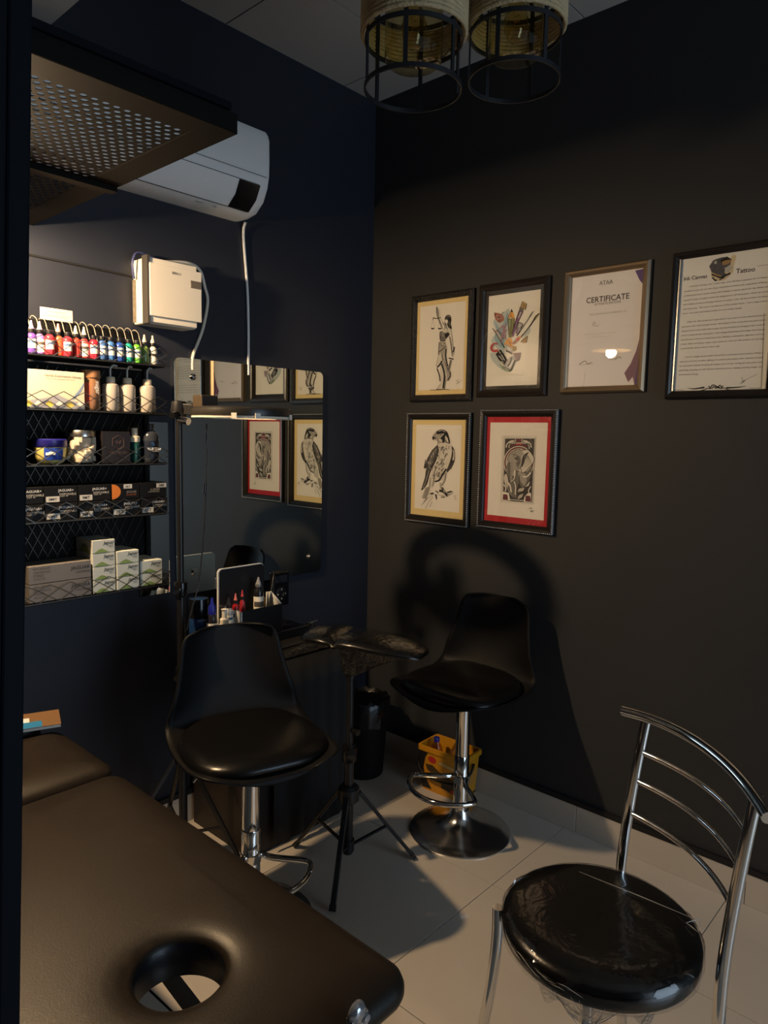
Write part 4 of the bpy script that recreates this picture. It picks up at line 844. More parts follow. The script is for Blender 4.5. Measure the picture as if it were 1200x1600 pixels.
ink_bottle('red bottle with white label in the caddy', dpx(369, -.225), -.222, zt, (.30, .01, .015), 'cone', 'full', h=.092, r=.0125, group=G, tipcol=flat('tip_rose', (.6, .16, .14), .4), capcol=black_pl)
ink_bottle('slim plain red bottle with red tip in the caddy', dpx(380, -.21), -.205, zt, (.32, .02, .03), 'cone', None, h=.096, r=.0105, group=G, tipcol=flat('tip_red', (.5, .05, .06), .4))
ink_bottle('tall black bottle with white label in front of the board', dpx(403, -.21), -.213, zt, (.012, .012, .014), 'cone', 'full', h=.135, r=.0185, group=G, tipcol=flat('tip_grey', (.3, .3, .3), .3), capcol=mat('cap_silver', (.3, .3, .3), .3, .6))
ink_bottle('small amber bottle at the right end of the caddy', dpx(411.5, -.195), -.19, zt, (.30, .12, .02), 'cone', None, h=.092, r=.0095, group=G, tipcol=black_pl)
xx = dpx(313, -.25); t = thing('sanitizer_can', 'tall blue canister with black printed top band', 'can', (xx, -.24, DZ)); t.scale = (1, 1, 1.25)
cb = build('can_body', MB().lathe([(.031, 0), (.033, .003), (.033, .165), (.031, .168)], 26), mat('can_blue', (.01, .035, .11), .25), t, 40)
build('top_band', MB().lathe([(.0335, .118), (.0335, .166), (.0325, .17), (.029, .17), (.028, .160), (0, .160)], 26), black_gl, t, 40)
text('SANITIZER', cb, ink4, (xx-.002, -.2745, DZ+.142), (.97, -.2, 0), VL, wd=.045)
text('hand wipes', cb, flat('print_sky', (.1, .2, .4)), (xx-.002, -.2742, DZ+.095), (.97, -.2, 0), VL, wd=.034)
xx = dpx(330, -.29); t = thing('blue_cap_bottle', 'white labelled bottle with pointed blue cap on the desk', 'bottle', (xx, -.295, DZ)); t.scale = (1, 1, 1.47)
bb_ = build('bottle_body', MB().lathe([(.017, 0), (.0185, .003), (.0185, .095), (.015, .11), (.009, .115)], 22), mat('bottle_dark', (.015, .015, .02), .25), t, 40)
build('label', MB().lathe([(.0188, .02), (.0188, .092)], 22), paperw, bb_, 60)
build('cap', MB().lathe([(.0125, .11), (.0135, .114), (.0125, .130), (.006, .138), (.004, .15), (0, .151)], 18), mat('cap_blue', (.01, .015, .22), .35), t, 40)
text('Dr.', bb_, ink, (xx, -.3145, DZ+.078), (.97, -.22, 0), VL, wd=.016, bold=True)
xx = dpx(345, -.3); t = thing('pump_bottle', 'short white pump bottle with clear dome cap', 'bottle', (xx, -.32, DZ)); t.scale = (1, 1, 1.72)
build('bottle_body', MB().lathe([(.018, 0), (.0195, .003), (.0195, .07), (.017, .075)], 22), acw, t, 40)
build('pump', MB().lathe([(.0145, .074), (.015, .085), (.008, .088), (.008, .102), (.011, .105), (0, .107)], 18), cream, t, 40)
build('dome_cap', MB().lathe([(.019, .074), (.0175, .105), (.016, .112), (0, .113)], 22), clearp, t, 40)
# power supply
t = thing('power_supply', 'black tattoo power supply with round button dial on the desk', 'power supply', (-.622, -.1, DZ))
pb_ = build('housing', MB().box(-.665, -.582, -.115, -.09, .805, .945), black_gl, t, bevel=.006, local=False)
build('screen', MB().box(-.655, -.594, -.117, -.1145, .902, .93), mat('screen_dark', (.02, .022, .03), .1), pb_, local=False)
cxx, czz = -.6235, .855
build('dial', MB().lathe([(.028, 0), (.028, .002), (.024, .003), (.010, .003), (.009, .001), (0, .001)], 28, (cxx, -.115, czz), M=Matrix.Rotation(R(90), 4, 'X')), black_pl, pb_, 40, local=False)
for dx_, dz_ in ((0, .019), (0, -.019), (.019, 0), (-.019, 0)):
    build('button_mark', MB().box(cxx+dx_-.0018, cxx+dx_+.0018, -.1192, -.118, czz+dz_-.0025, czz+dz_+.0025), ink5, pb_, local=False)
build('stand', MB().box(-.632, -.612, -.108, -.094, DZ, .81).box(-.655, -.59, -.13, -.07, DZ, DZ+.006), black_pl, t, bevel=.001, local=False)
pts = smoothpts([(-.66, -.115, .95), (-.675, -.13, .93), (-.70, -.14, .86), (-.715, -.13, .80), (-.71, -.12, DZ+.006)], 5)
build('lead', MB().tube(pts, .003, 6), black_pl, t, 60, local=False)
pts = smoothpts([(-.60, -.30, DZ+.008), (-.58, -.26, DZ+.02), (-.56, -.24, DZ+.022), (-.565, -.23, DZ+.02)], 5)
t = thing('clip_cord', 'small metal clip with black cord lying on the desk', 'clip cord', (-.58, -.25, DZ))
build('cord', MB().tube(pts, .006, 8), black_pl, t, 60, local=False)
build('clip', MB().tube([(-.575, -.225, DZ+.02), (-.56, -.235, DZ+.03), (-.545, -.25, DZ+.038)], [.007, .005, .003], 8).box(-.585, -.57, -.235, -.22, DZ+.004, DZ+.03), brushed, t, 40, local=False)

# ------------------------------------------------------------------ ring light on its stand
SX, SY = -1.18, -.28
t = thing('ring_light', 'round black ring light on a tall stand before the mirror', 'lamp', (SX, SY, 0))
rc = Vector((-1.05, -.437, 1.553)); ro, ri = .158, .106
q = MB(); prof_ = [(ro, -.006), (ro+.002, .004), (ro, .016), (ro-.01, .022), (ri+.01, .022), (ri, .016), (ri-.002, .004), (ri, -.006)]
k0 = len(prof_); sg_ = 56; vs_ = []
for j in range(sg_):
    a = 2*PI*j/sg_; vs_ += [(rc.x+r*math.cos(a), rc.y+r*math.sin(a), rc.z+z) for r, z in prof_]
q.add(vs_, [(j*k0+i, j*k0+(i+1) % k0, ((j+1) % sg_)*k0+(i+1) % k0, ((j+1) % sg_)*k0+i) for j in range(sg_) for i in range(k0)])
rb = build('ring_body', q, mat('ring_black', (.02, .018, .015), .35), t, 40, local=False)
q = MB(); vs_ = []
for j in range(sg_):
    a = 2*PI*j/sg_; vs_ += [(rc.x+r*math.cos(a), rc.y+r*math.sin(a), rc.z+z) for r, z in ((ro-.001, -.0055), (ro-.002, -.0125), (ri+.002, -.0125), (ri+.001, -.0055))]
q.add(vs_, [(j*4+i, j*4+(i+1) % 4, ((j+1) % sg_)*4+(i+1) % 4, ((j+1) % sg_)*4+i) for j in range(sg_) for i in range(4)])
build('diffuser', q, mat('diffuser_white', (.75, .68, .55), .4), rb, 40, local=False)
for a in (225, 250, 300):
    build('clip_tab', MB().box(-.008, .008, -.002, .002, -.014, .002, 0, Matrix.Translation(rc) @ Matrix.Rotation(R(a), 4, 'Z') @ Matrix.Translation((ro+.003, 0, 0)) @ Matrix.Rotation(R(90), 4, 'Z')), cream, rb, local=False)
dirn = Vector((SX-rc.x, SY-rc.y, 0)).normalized(); ed = rc+dirn*(ro-.004)
build('arm', MB().bar(ed+Vector((0, 0, .012)), (SX, SY, 1.568), .03, .035), black_pl, t, bevel=.003, local=False)
build('clamp_block', MB().box(-1.175, -1.115, -.40, -.35, 1.565, 1.61), mat('block_brown', (.05, .035, .022), .4), t, bevel=.003, local=False)
build('swivel', MB().lathe([(.0, -.03), (.022, -.026), (.026, 0), (.022, .026), (0, .03)], 18, (SX, SY, 1.565)), black_pl, t, 40, local=False)
build('knob', MB().tube([(SX-.015, SY-.01, 1.548), (SX-.05, SY-.04, 1.545)], [.014, .01], 10), black_gl, t, 40, local=False)
build('knob', MB().tube([(SX-.01, SY-.02, 1.535), (SX+.0, SY-.055, 1.528)], [.012, .012], 10), chrome, t, 40, local=False)
build('pole', MB().tube([(SX, SY, .98), (SX, SY, 1.55)], .0105, 12), blk_metal, t, 40, local=False)
build('pole_lower', MB().tube([(SX, SY, .08), (SX, SY, .99)], .0145, 12), blk_metal, t, 40, local=False)
for z in (.985, .70, .42):
    build('collar', MB().lathe([(.019, -.025), (.021, -.02), (.021, .02), (.019, .025)], 14, (SX, SY, z)), black_gl, t, 40, local=False)
    build('clamp_knob', MB().tube([(SX-.015, SY-.012, z), (SX-.042, SY-.034, z)], [.007, .009], 8), chrome if z > .9 else black_gl, t, 40, local=False)
for fx, fy in ((-1.045, -.455), (-1.47, -.20), (-1.12, -.045)):
    build('leg', MB().bar((SX+(fx-SX)*.06, SY+(fy-SY)*.06, .42), (fx, fy, .008), .012, .012), blk_metal, t, local=False)
    build('brace', MB().bar((SX, SY, .14), (SX+(fx-SX)*.6, SY+(fy-SY)*.6, .17), .008, .008), blk_metal, t, local=False)
cx_ = lambda px, py, Y=-.33: onY(px, py, Y)
pts = smoothpts([cx_(323, 662), cx_(323, 720), cx_(321, 790), cx_(318, 840), cx_(313, 890), cx_(309, 918), cx_(300, 950), cx_(292, 985)], 5)
build('power_cord', MB().tube(pts, .0024, 6), black_pl, t, 60, local=False)
build('inline_switch', MB().tube([cx_(320.5, 755), cx_(319.5, 772)], .0052, 8), black_gl, t, 60, local=False)

# ------------------------------------------------------------------ bar stools
def bar_stool(label, loc, rz):
    t = thing('bar_stool', label, 'stool', loc, rz, 'black bar stools')
    build('base', MB().lathe([(.192, 0), (.193, .004), (.188, .008), (.15, .017), (.10, .030), (.06, .048), (.042, .066), (.036, .085), (.034, .09)], 56), mat('chrome_soft', (.8, .78, .75), .2, 1.), t, 40)
    build('column', MB().lathe([(.0285, .08), (.0285, .30), (.0275, .302)], 28), chrome, t, 40)
    build('column_upper', MB().lathe([(.0265, .30), (.0265, .514), (.045, .517), (.05, .529), (.05, .534)], 28), chrome, t, 40)
    build('column_ring', MB().lathe([(.029, .195), (.0315, .197), (.0315, .224), (.029, .226)], 28), chrome, t, 40)
    pts = [(-.028, -.01, .215), (-.055, -.05, .217), (-.125, -.10, .215)]+[(.148*math.cos(R(a)), -.085+.135*math.sin(R(a)), .21) for a in range(190, 351, 12)]+[(.125, -.10, .215), (.055, -.05, .217), (.028, -.01, .215)]
    build('footrest', MB().tube(smoothpts(pts, 3), .0095, 10), chrome, t, 60)
    build('seat_plate', MB().box(-.09, .09, -.09, .09, .529, .540), black_pl, t, bevel=.003)
    build('lever', MB().tube(smoothpts([(-.03, .01, .526), (-.09, .02, .519), (-.15, .03, .487), (-.165, .033, .472)], 4), .0045, 8), chrome, t, 60)
    prof = [(-.222, -.006, .135), (-.214, .002, .176), (-.18, .004, .206), (-.09, -.008, .222), (.02, -.012, .226), (.10, -.004, .224), (.155, .03, .218), (.185, .09, .203), (.205, .16, .182), (.222, .228, .166), (.234, .278, .157), (.240, .306, .142), (.242, .318, .108)]
    P = smoothpts([Vector(p) for p in prof], 3); rows = []
    for i, p in enumerate(P):
        s_ = i/(len(P)-1); seat = max(0, min(1, (.62-s_)/.15)); row = []
        for j in range(25):
            u = -1+2*j/24; x = p.z*math.sin(u*PI/2)**1 if False else p.z*u
            e = abs(u)
            y = p.x - (1-seat)*.055*e**2.6 + seat*0
            z = p.y + seat*(.026*e**3) + (.012*(1-seat)*(-e**4))*0
            if i < 3: z -= .012*(1-e)*(3-i)/3
            row.append((x, y, z+.559))
        rows.append(row)
    build('seat_shell', MB().grid(rows), mat('shell_black', (.006, .006, .0065), .5, spec=.16), t, 60, solid=.007)
    # padded cushion
    rings = []
    for (k, z) in ((.86, .0), (.97, .006), (1., .016), (.985, .026), (.93, .036), (.82, .043), (.62, .047), (.35, .049), (.1, .050)):
        rg = []
        for a in range(0, 360, 10):
            c_, s2 = math.cos(R(a)), math.sin(R(a)); ex = .64
            x = math.copysign(abs(c_)**ex, c_)*.211*k; y = math.copysign(abs(s2)**ex, s2)*.184*k-.028
            rg.append((x*(1-.05*max(0, -s2)), y, z+.562+(.022 if y > .09 else 0)*(y-.09)/.06))
        rings.append(rg)
    build('cushion', MB().loft(rings), leath, t, 50)
    return t
st1 = bar_stool('black bar stool with padded seat beside the massage table', (-1.17, -.64, 0), math.atan2(-.95, -.30)+PI/2)
st2 = copy_tree(st1); st2.location = (-.308, -.802, 0); st2.rotation_euler = (0, 0, R(-90)); st2['label'] = 'black bar stool against the wall under the elephant drawing'

# ------------------------------------------------------------------ padded armrest on tripod
AC_ = Vector((-.79, -.68, 0)); t = thing('arm_rest', 'black padded tattoo arm rest wrapped in film on a tripod', 'arm rest', tuple(AC_))
pL, pR = at(481, 991, 2.46), at(664, 1023, 2.30); ax = (pR-pL); Lg = ax.length; ax.normalize(); nh = Vector((0, 0, 1)).cross(ax).normalized(); up_ = ax.cross(nh)
if up_.z < 0: up_ = -up_
def padsec(s_, wd, th, lift):
    c = pL+ax*(Lg*s_)+up_*lift; rg = []
    for a in range(0, 360, 15):
        ca, sa = math.cos(R(a)), math.sin(R(a))
        x = math.copysign(abs(ca)**.6, ca)*wd/2; z = (math.copysign(abs(sa)**.7, sa))*th/2
        if sa > 0: z += .012*(1-abs(ca)**2)
        rg.append(c+nh*x+up_*z)
    return rg
secs = [(0, .06, .006, -.002), (.02, .13, .012, .002), (.08, .17, .022, .008), (.2, .2, .026, .012), (.30, .2, .024, .011), (.335, .2, .014, .002), (.37, .2, .028, .012), (.5, .2, .028, .013), (.75, .19, .024, .008), (.92, .15, .016, .002), (.985, .11, .008, -.002), (1, .08, .003, -.003)]
pad = build('pad', MB().loft([padsec(*s_) for s_ in secs]), leath, t, 50, local=False)
build('film', MB().loft([padsec(s_[0], s_[1]+.004, s_[2]+.004, s_[3]) for s_ in secs]), filmm, pad, 50, local=False)
tp = AC_+Vector((0, 0, .705)); b0, b1 = pL+ax*Lg*.36-up_*.008, pL+ax*Lg*.83-up_*.012
q = MB().loft([[b0+nh*.07, b1+nh*.05, b1-nh*.05, b0-nh*.07], [tp+ax*-.02+nh*.02, tp+ax*.02+nh*.02, tp+ax*.02-nh*.02, tp+ax*-.02-nh*.02]])
build('film_skirt', q, thin_glass('film_skirt', (.55, .5, .42), .2, 1.5, bump=.8, bscale=40, boost=3.), t, local=False)
pc = pL+ax*Lg*.48-up_*.014
build('mount', MB().tube([AC_+Vector((0, 0, .69)), AC_+Vector((0, 0, .74)), pc], [.016, .016, .022], 12), black_pl, t, 40, local=False)
build('pole', MB().tube([AC_+Vector((0, 0, .40)), AC_+Vector((0, 0, .72))], .0125, 12), blk_metal, t, 40, local=False)
build('pole_lower', MB().tube([AC_+Vector((0, 0, .07)), AC_+Vector((0, 0, .44))], .0165, 14), blk_metal, t, 40, local=False)
build('collar', MB().lathe([(.022, -.03), (.025, -.025), (.025, .02), (.02, .03)], 14, AC_+Vector((0, 0, .43))), black_gl, t, 40, local=False)
build('clamp_knob', MB().tube([AC_+Vector((-.01, -.015, .45)), AC_+Vector((-.03, -.045, .455))], [.01, .013], 10), black_gl, t, 40, local=False)
build('clamp_knob', MB().tube([AC_+Vector((0, -.015, .51)), AC_+Vector((0, -.04, .51))], [.009, .011], 10), black_gl, t, 40, local=False)
build('hub', MB().lathe([(.03, -.028), (.036, -.022), (.036, .02), (.026, .03)], 16, AC_+Vector((0, 0, .285))), black_pl, t, 40, local=False)
build('sleeve', MB().lathe([(.022, -.02), (.022, .02)], 12, AC_+Vector((0, 0, .10))), black_pl, t, 40, local=False)
for fx, fy in ((-.976, -.80), (-.575, -.80), (-.82, -.44)):
    a_ = AC_+Vector(((fx-AC_.x)*.15, (fy-AC_.y)*.15, .285)); f_ = Vector((fx, fy, .008))
    lg = build('leg', MB().bar(a_, f_, .018, .012), blk_metal, t, bevel=.002, local=False)
    build('foot_cap', MB().bar(f_+(a_-f_)*.06, f_, .021, .015), black_pl, lg, local=False)
    build('brace', MB().bar(AC_+Vector(((fx-AC_.x)*.08, (fy-AC_.y)*.08, .10)), a_+(f_-a_)*.5, .011, .006), blk_metal, t, local=False)

# ------------------------------------------------------------------ waste bin by the corner
t = thing('waste_bin', 'black waste bin with liner in the corner behind the arm rest', 'bin', (-.225, -.205, 0))
build('bin_body', MB().lathe([(.085, 0), (.09, .005), (.108, .30), (.112, .335)], 28), mat('bin_plastic', (.007, .007, .007), .6, spec=.2), t, 40)
q = MB(); rows = []
for k, (r, z) in enumerate(((.118, .24), (.117, .30), (.117, .34), (.108, .35), (.09, .33), (.07, .30))):
    rows.append([((r+.006*math.sin(j*2.7+k)*(1 if k != 2 else .4))*math.cos(2*PI*j/36), (r+.006*math.sin(j*2.7+k)*(1 if k != 2 else .4))*math.sin(2*PI*j/36), z+.006*math.sin(j*1.9+k*2)) for j in range(37)])
build('bin_liner', q.grid(rows), mat('bin_bag', (.008, .008, .008), .25, bump=.6, bscale=60), t, 50)
# ------------------------------------------------------------------ yellow bucket
yel = mat('bucket_yellow', (.55, .24, .012), .4, var=.08)
BR = R(3); bl = Vector((-.092, -.585, 0)); t = thing('yellow_bucket', 'yellow pet food bucket with black handle behind the wall stool', 'bucket', tuple(bl), BR)
w0, d0, w1, d1, hB = .100, .056, .112, .066, .195
def rr3(hw, hd, z, r=.012): return [(x, y, z) for x, y in rrect(-hd, hd, -hw, hw, r, 3)]
build('bucket_body', MB().loft([rr3(w0, d0, 0), rr3(w1, d1, hB), rr3(w1-.004, d1-.004, hB), rr3(w0-.002, d0-.002, .03)], 0, True), yel, t, 50)
build('rim', MB().loft([rr3(w1+.001, d1+.001, hB-.022), rr3(w1+.006, d1+.006, hB-.02), rr3(w1+.006, d1+.006, hB), rr3(w1-.003, d1-.003, hB+.001), rr3(w1-.005, d1-.005, hB-.02)], 0, False), yel, t, 50)
def bk(u, v, f_='L', e=.0012):       # panel coords on the long face (towards -x) or short face (towards -y)
    if f_ == 'L': hd = d0+(d1-d0)*v; return (-hd-e, w0*(1-2*u)*(1+.15*v), hB*v)
    hw = w0+(w1-w0)*v; return (d0*(2*u-1)*(1+.18*v), -hw-e, hB*v)
bk_blk = mat('bucket_black', (.012, .010, .010), .4)
def bp(pts, m_, f_='L', e=.0012, nm='print'): return build(nm, MB().add([bk(u, v, f_, e) for u, v in pts], [list(range(len(pts)))]), m_, t)
bp([(0.02, .05), (.26, .05), (.12, .3), (.08, .5), (.14, .75), (.2, .86), (.02, .86)], bk_blk)
bp([(.14, .60), (.3, .62), (.5, .50), (.75, .44), (.98, .42), (.98, .28), (.8, .2), (.5, .26), (.3, .42), (.18, .48)], mat('bucket_brown', (.05, .03, .012), .5), e=.0016)
bp([(.5, .18), (.98, .10), (.98, .24), (.52, .28)], bk_blk, e=.002); bp([(.74, .135), (.98, .105), (.98, .19), (.74, .215)], flat('bucket_red', (.4, .02, .02)), e=.0024)
bp([(.30+.09*math.cos(R(a)), .74+.075*math.sin(R(a))) for a in range(0, 360, 24)], flat('bucket_red', (.4, .02, .02)), e=.0018, nm='emblem')
bp([(.46, .70), (.95, .63), (.95, .69), (.46, .76)], flat('bucket_pale', (.6, .45, .2)), e=.0018)
bp([(.1, .05), (.95, .05), (.95, .1), (.1, .1)], mat('bucket_brown', (.05, .03, .012), .5), 'S'); bp([(.2, .3), (.85, .3), (.85, .62), (.2, .62)], flat('bucket_tan', (.45, .2, .03)), 'S')
build('handle', MB().tube(smoothpts([(0, w1+.008, .155), (-.05, w1+.012, .115), (-d1-.016, w1*.7, .085), (-d1-.02, 0, .075), (-d1-.016, -w1*.7, .085), (-.05, -w1-.012, .115), (0, -w1-.008, .155)], 5), .006, 8), black_pl, t, 60)
o = thing('drink_bottle', 'small clear bottle with blue cap standing in the yellow bucket', 'bottle', tuple(bl+Matrix.Rotation(BR, 3, 'Z') @ Vector((-.012, .06, .03))))
build('bottle_body', MB().lathe([(.025, 0), (.027, .004), (.027, .13), (.022, .155), (.010, .172), (.010, .178)], 20), thin_glass('bottle_clear', (.75, .6, .45), .05, 1.45), o, 40)
build('cap', MB().lathe([(.012, .174), (.0125, .19), (.011, .192), (0, .192)], 16), mat('cap_blue', (.01, .015, .22), .35), o, 40)
q = MB(); random.seed(5); rows = []
for k in range(7):
    rr = (.058, .06, .056, .05, .04, .025, .004)[k]; rows.append([(bl.x+.006+(rr+.009*random.uniform(-1, 1))*math.cos(2*PI*j/18)*.62, bl.y-.03+(rr+.009*random.uniform(-1, 1))*math.sin(2*PI*j/18)*.9, .032+.03*k+.012*random.uniform(-1, 1)) for j in range(18)])
rows = [r+[r[0]] for r in rows]
tag(build('plastic_bag', q.grid(rows), thin_glass('bag_film', (.80, .76, .70), .25, 1.5, bump=.5, boost=3.), None, 30), 'crumpled clear plastic bag inside the yellow bucket', 'plastic bag')

# ------------------------------------------------------------------ chrome chair
SZ = .49; cc = Vector((-1.062, -1.706, 0)); bdir = Vector((.82, -.573, 0)).normalized(); side = Vector((-bdir.y, bdir.x, 0))
t = thing('chrome_chair', 'chrome tube chair with round black film wrapped seat', 'chair', tuple(cc))
rs = .203
se = build('seat', MB().lathe([(rs-.02, SZ-.052), (rs-.004, SZ-.048), (rs, SZ-.04), (rs, SZ-.024), (rs-.003, SZ-.020), (rs, SZ-.016), (rs-.004, SZ-.006), (rs-.02, SZ), (rs-.06, SZ+.004), (rs-.12, SZ+.003), (0, SZ+.001)], 56, cc), leath, t, 50, local=False)
q = MB(); rows = []; random.seed(11)
for k, (r, z) in enumerate(((.165, SZ-.058), (rs+.001, SZ-.05), (rs+.004, SZ-.03), (rs+.003, SZ-.01), (rs-.016, SZ+.005), (rs-.06, SZ+.009), (.07, SZ+.008), (.004, SZ+.008))):
    rows.append([(cc.x+(r+(.0012 if k < 4 else 0)*math.sin(j*1.7+k*2.1))*math.cos(2*PI*j/64), cc.y+(r+(.0012 if k < 4 else 0)*math.sin(j*1.7+k*2.1))*math.sin(2*PI*j/64), z+(.0012 if k < 4 else 0)*math.sin(j*2.3+k)) for j in range(64)])
rows = [r+[r[0]] for r in rows]
fw = build('film_wrap', q.grid(rows), thin_glass('seat_film', (.98, .98, .98), .07, 1.5, bump=.2, bscale=14, boost=1.3), se, 50, local=False)
# crease lines and hanging shreds of film
wrink = mat('film_crease', (.55, .55, .54), .25, trans=.4)
for (a_, b_) in (((905, 1362), (1100, 1442)), ((1072, 1442), (1096, 1436)), ((1096, 1436), (1090, 1456)), ((1090, 1456), (1072, 1442))):
    p_, q_ = onZ(a_[0], a_[1], SZ+.010), onZ(b_[0], b_[1], SZ+.010); mid = (p_+q_)/2+Vector((0, 0, .001))
    build('crease', MB().tube([p_, mid, q_], [.0003, .0011, .0003], 5), wrink, fw, 60, local=False)
fwd_ = (CAM-cc); fwd_.z = 0; fwd_.normalize(); rgt = Vector((-fwd_.y, fwd_.x, 0))
def rimp(a, z, e=.003): return cc+Vector((math.cos(a), math.sin(a), 0))*(rs+e)+Vector((0, 0, z))
a0 = math.atan2(fwd_.y, fwd_.x)
q = MB(); n = 26
rows = [[rimp(a0-.55+1.1*i/n, SZ-.045, .002) for i in range(n+1)], [rimp(a0-.55+1.1*i/n, SZ-.062-.026*max(0, math.sin(i*.55+.6))**2-(.03*math.exp(-((i-9)/3.)**2)), -.012+.003*math.sin(i*2.)) for i in range(n+1)]]
shm = thin_glass('film_shred', (.86, .87, .88), .12, 1.5, bump=.8, bscale=60, boost=4.)
build('film_shred', q.grid(rows), shm, fw, 60, local=False)
lp_ = cc+Vector((math.cos(R(199)), math.sin(R(199)), 0))*.178
for k in range(11):
    aa = R(199)-.42+.075*k+random.uniform(-.02, .02); p_ = rimp(aa, SZ-.034-random.uniform(0, .012), .004); e_p = lp_+Vector((random.uniform(-.012, .012), random.uniform(-.012, .012), SZ-.085-.03*random.random()))
    build('crease', MB().tube([p_, (p_+e_p)/2+Vector((0, 0, -.004)), e_p], [.0003, .0010, .0003], 5), wrink, fw, 60, local=False)
for k in range(14):
    aa = R(119)+.12+k*.085; z_ = SZ-.018-.004*(k % 3)
    build('crease', MB().tube([rimp(aa+.05*j, z_+.002*math.sin(j*1.3+k)-.0012*j, .0035) for j in range(4)], [.0002, .0007, .0007, .0002], 5), wrink, fw, 60, local=False)
tb = .0115
bpts = [cc+bdir*.155+side*(.180*s_) for s_ in (1, -1)]
tops = []
for bpt, s_ in zip(bpts, (1, -1)):
    foot = bpt+bdir*.05+side*.02*s_
    top = cc+bdir*.205+side*(.180*s_)
    pts = smoothpts([foot+Vector((0, 0, .0)), bpt+bdir*.012+Vector((0, 0, .25)), bpt+bdir*.004+Vector((0, 0, .42)), bpt+bdir*.01+Vector((0, 0, .55)), bpt+bdir*.028+Vector((0, 0, .70)), top+Vector((0, 0, .842))], 5)
    build('back_post', MB().tube(pts, .0125, 14), chrome, t, 60, local=False); tops.append(pts)
def postat(pts, z):
    for a, b_ in zip(pts, pts[1:]):
        if a.z <= z <= b_.z: return a+(b_-a)*((z-a.z)/(b_.z-a.z))
    return pts[-1]
pts = [cc+bdir*(.205+.035*(1-(s_/1.25)**2)-.03)+side*(.180*s_)+Vector((0, 0, .862-.012*s_*s_)) for s_ in (1.28, 1, .75, .5, .25, 0, -.25, -.5, -.75, -1, -1.28, -1.42)]
build('top_rail', MB().tube(smoothpts(pts, 3), [.0125]*34, 14), chrome, t, 60, local=False)
for z in (.76, .69, .61):
    a_, b_ = postat(tops[0], z), postat(tops[1], z); pts = [a_+(b_-a_)*k+bdir*(.042*4*k*(1-k)) for k in [i/12 for i in range(13)]]
    build('back_rail', MB().tube(pts, .0062, 10), chrome, t, 60, local=False)
for deg, rl, zt_ in ((119, rs+.010, SZ-.016), (199, .172, SZ-.05)):
    d_ = Vector((math.cos(R(deg)), math.sin(R(deg)), 0)); a_ = cc+d_*rl
    pts = smoothpts([a_+Vector((0, 0, zt_)), a_+Vector((0, 0, SZ-.10)), a_+d_*.012+Vector((0, 0, .26)), a_+d_*.05], 5)
    build('front_leg', MB().tube(pts, .0125, 14), chrome, t, 60, local=False)
build('seat_frame', MB().tube([cc+Vector((.15*math.cos(R(a)), .15*math.sin(R(a)), SZ-.062)) for a in range(0, 360, 12)], .0095, 8, True), chrome, t, 60, local=False)

# ------------------------------------------------------------------ massage table
TZ = .682; TX0, TX1 = -2.27, -1.620
t = thing('massage_table', 'brown black vinyl massage table with round face hole', 'massage table', (-1.94, -1.0, 0))
def padmesh(x0, x1, y0, y1, z0, z1, hole=None, er=.034):
    q = MB()
    # rounded outer profile, rings shrinking towards the top, then filled or pierced
    N = 12; corner = .05
    def ring(ins, z):
        P = rrect(x0+ins, x1-ins, y0+ins, y1-ins, max(corner-ins, .012), N); out = []
        for i, a in enumerate(P):
            b = P[(i+1) % len(P)]; nn = 14 if i % (N+1) == N else 1
            for k in range(nn): out.append((a[0]+(b[0]-a[0])*k/nn, a[1]+(b[1]-a[1])*k/nn, z))
        return out
    rings = [ring(.02, z0), ring(.004, z0+.004), ring(0, z0+.014), ring(0, z1-er)]+[ring(er*2.6*(1-math.cos(R(a))), z1-er+er*math.sin(R(a))) for a in (18, 36, 54, 72, 90)]+[ring(er*2.6+.015, z1+.0005)]
    q.loft(rings, 0, False)
    n = len(rings[0]); last = len(q.v)-n; first = 0
    if hole:
        hx, hy, hr = hole
        base_a = [math.atan2(q.v[last+i].y-hy, q.v[last+i].x-hx) for i in range(n)]
        ang = [base_a[0]+2*PI*i/n for i in range(n)]
        sh_ = sum(math.atan2(math.sin(b-a), math.cos(b-a)) for a, b in zip(ang, base_a))/n; ang = [a+sh_ for a in ang]
        def hring(r, z, tgt):
            out = []
            for i in range(n):
                a = ang[i]; out.append(Vector((hx+r*math.cos(a), hy+r*math.sin(a), z)))
            return out
        hrs = [hring(hr+.085, z1+.001, 0), hring(hr+.05, z1, 0), hring(hr+.028, z1-.002, 0), hring(hr+.012, z1-.007, 0), hring(hr+.003, z1-.014, 0)]
        k = len(q.v)
        for r_ in hrs: q.v += r_
        for i in range(n): q.f.append([last+i, last+(i+1) % n, k+(i+1) % n, k+i]); q.m.append(0)
        for rr_ in range(len(hrs)-1):
            for i in range(n): q.f.append([k+rr_*n+i, k+rr_*n+(i+1) % n, k+(rr_+1)*n+(i+1) % n, k+(rr_+1)*n+i]); q.m.append(0)
        # hole wall in black cloth
        kk = k+(len(hrs)-1)*n; base = len(q.v); q.v += [Vector((p.x, p.y, z0-.012)) for p in hrs[-1]]
        for i in range(n): q.f.append([kk+i, kk+(i+1) % n, base+(i+1) % n, base+i]); q.m.append(1)
        q.f_under = None
        for i in range(n): q.f.append([first+i, first+(i+1) % n, base+(i+1) % n, base+i]); q.m.append(1)
    else:
        q.f.append([last+i for i in range(n)]); q.m.append(0); q.f.append([first+i for i in range(n)][::-1]); q.m.append(0)
    return q
hc = onZ(281, 1522, TZ-.012)
linr = mat('hole_lining', (.006, .007, .010), .35, bump=.3, bscale=60)
build('main_pad', padmesh(TX0, TX1, -1.662, -.702, TZ-.058, TZ, (hc.x, hc.y, .066)), [vinyl, linr], t, 55, local=False)
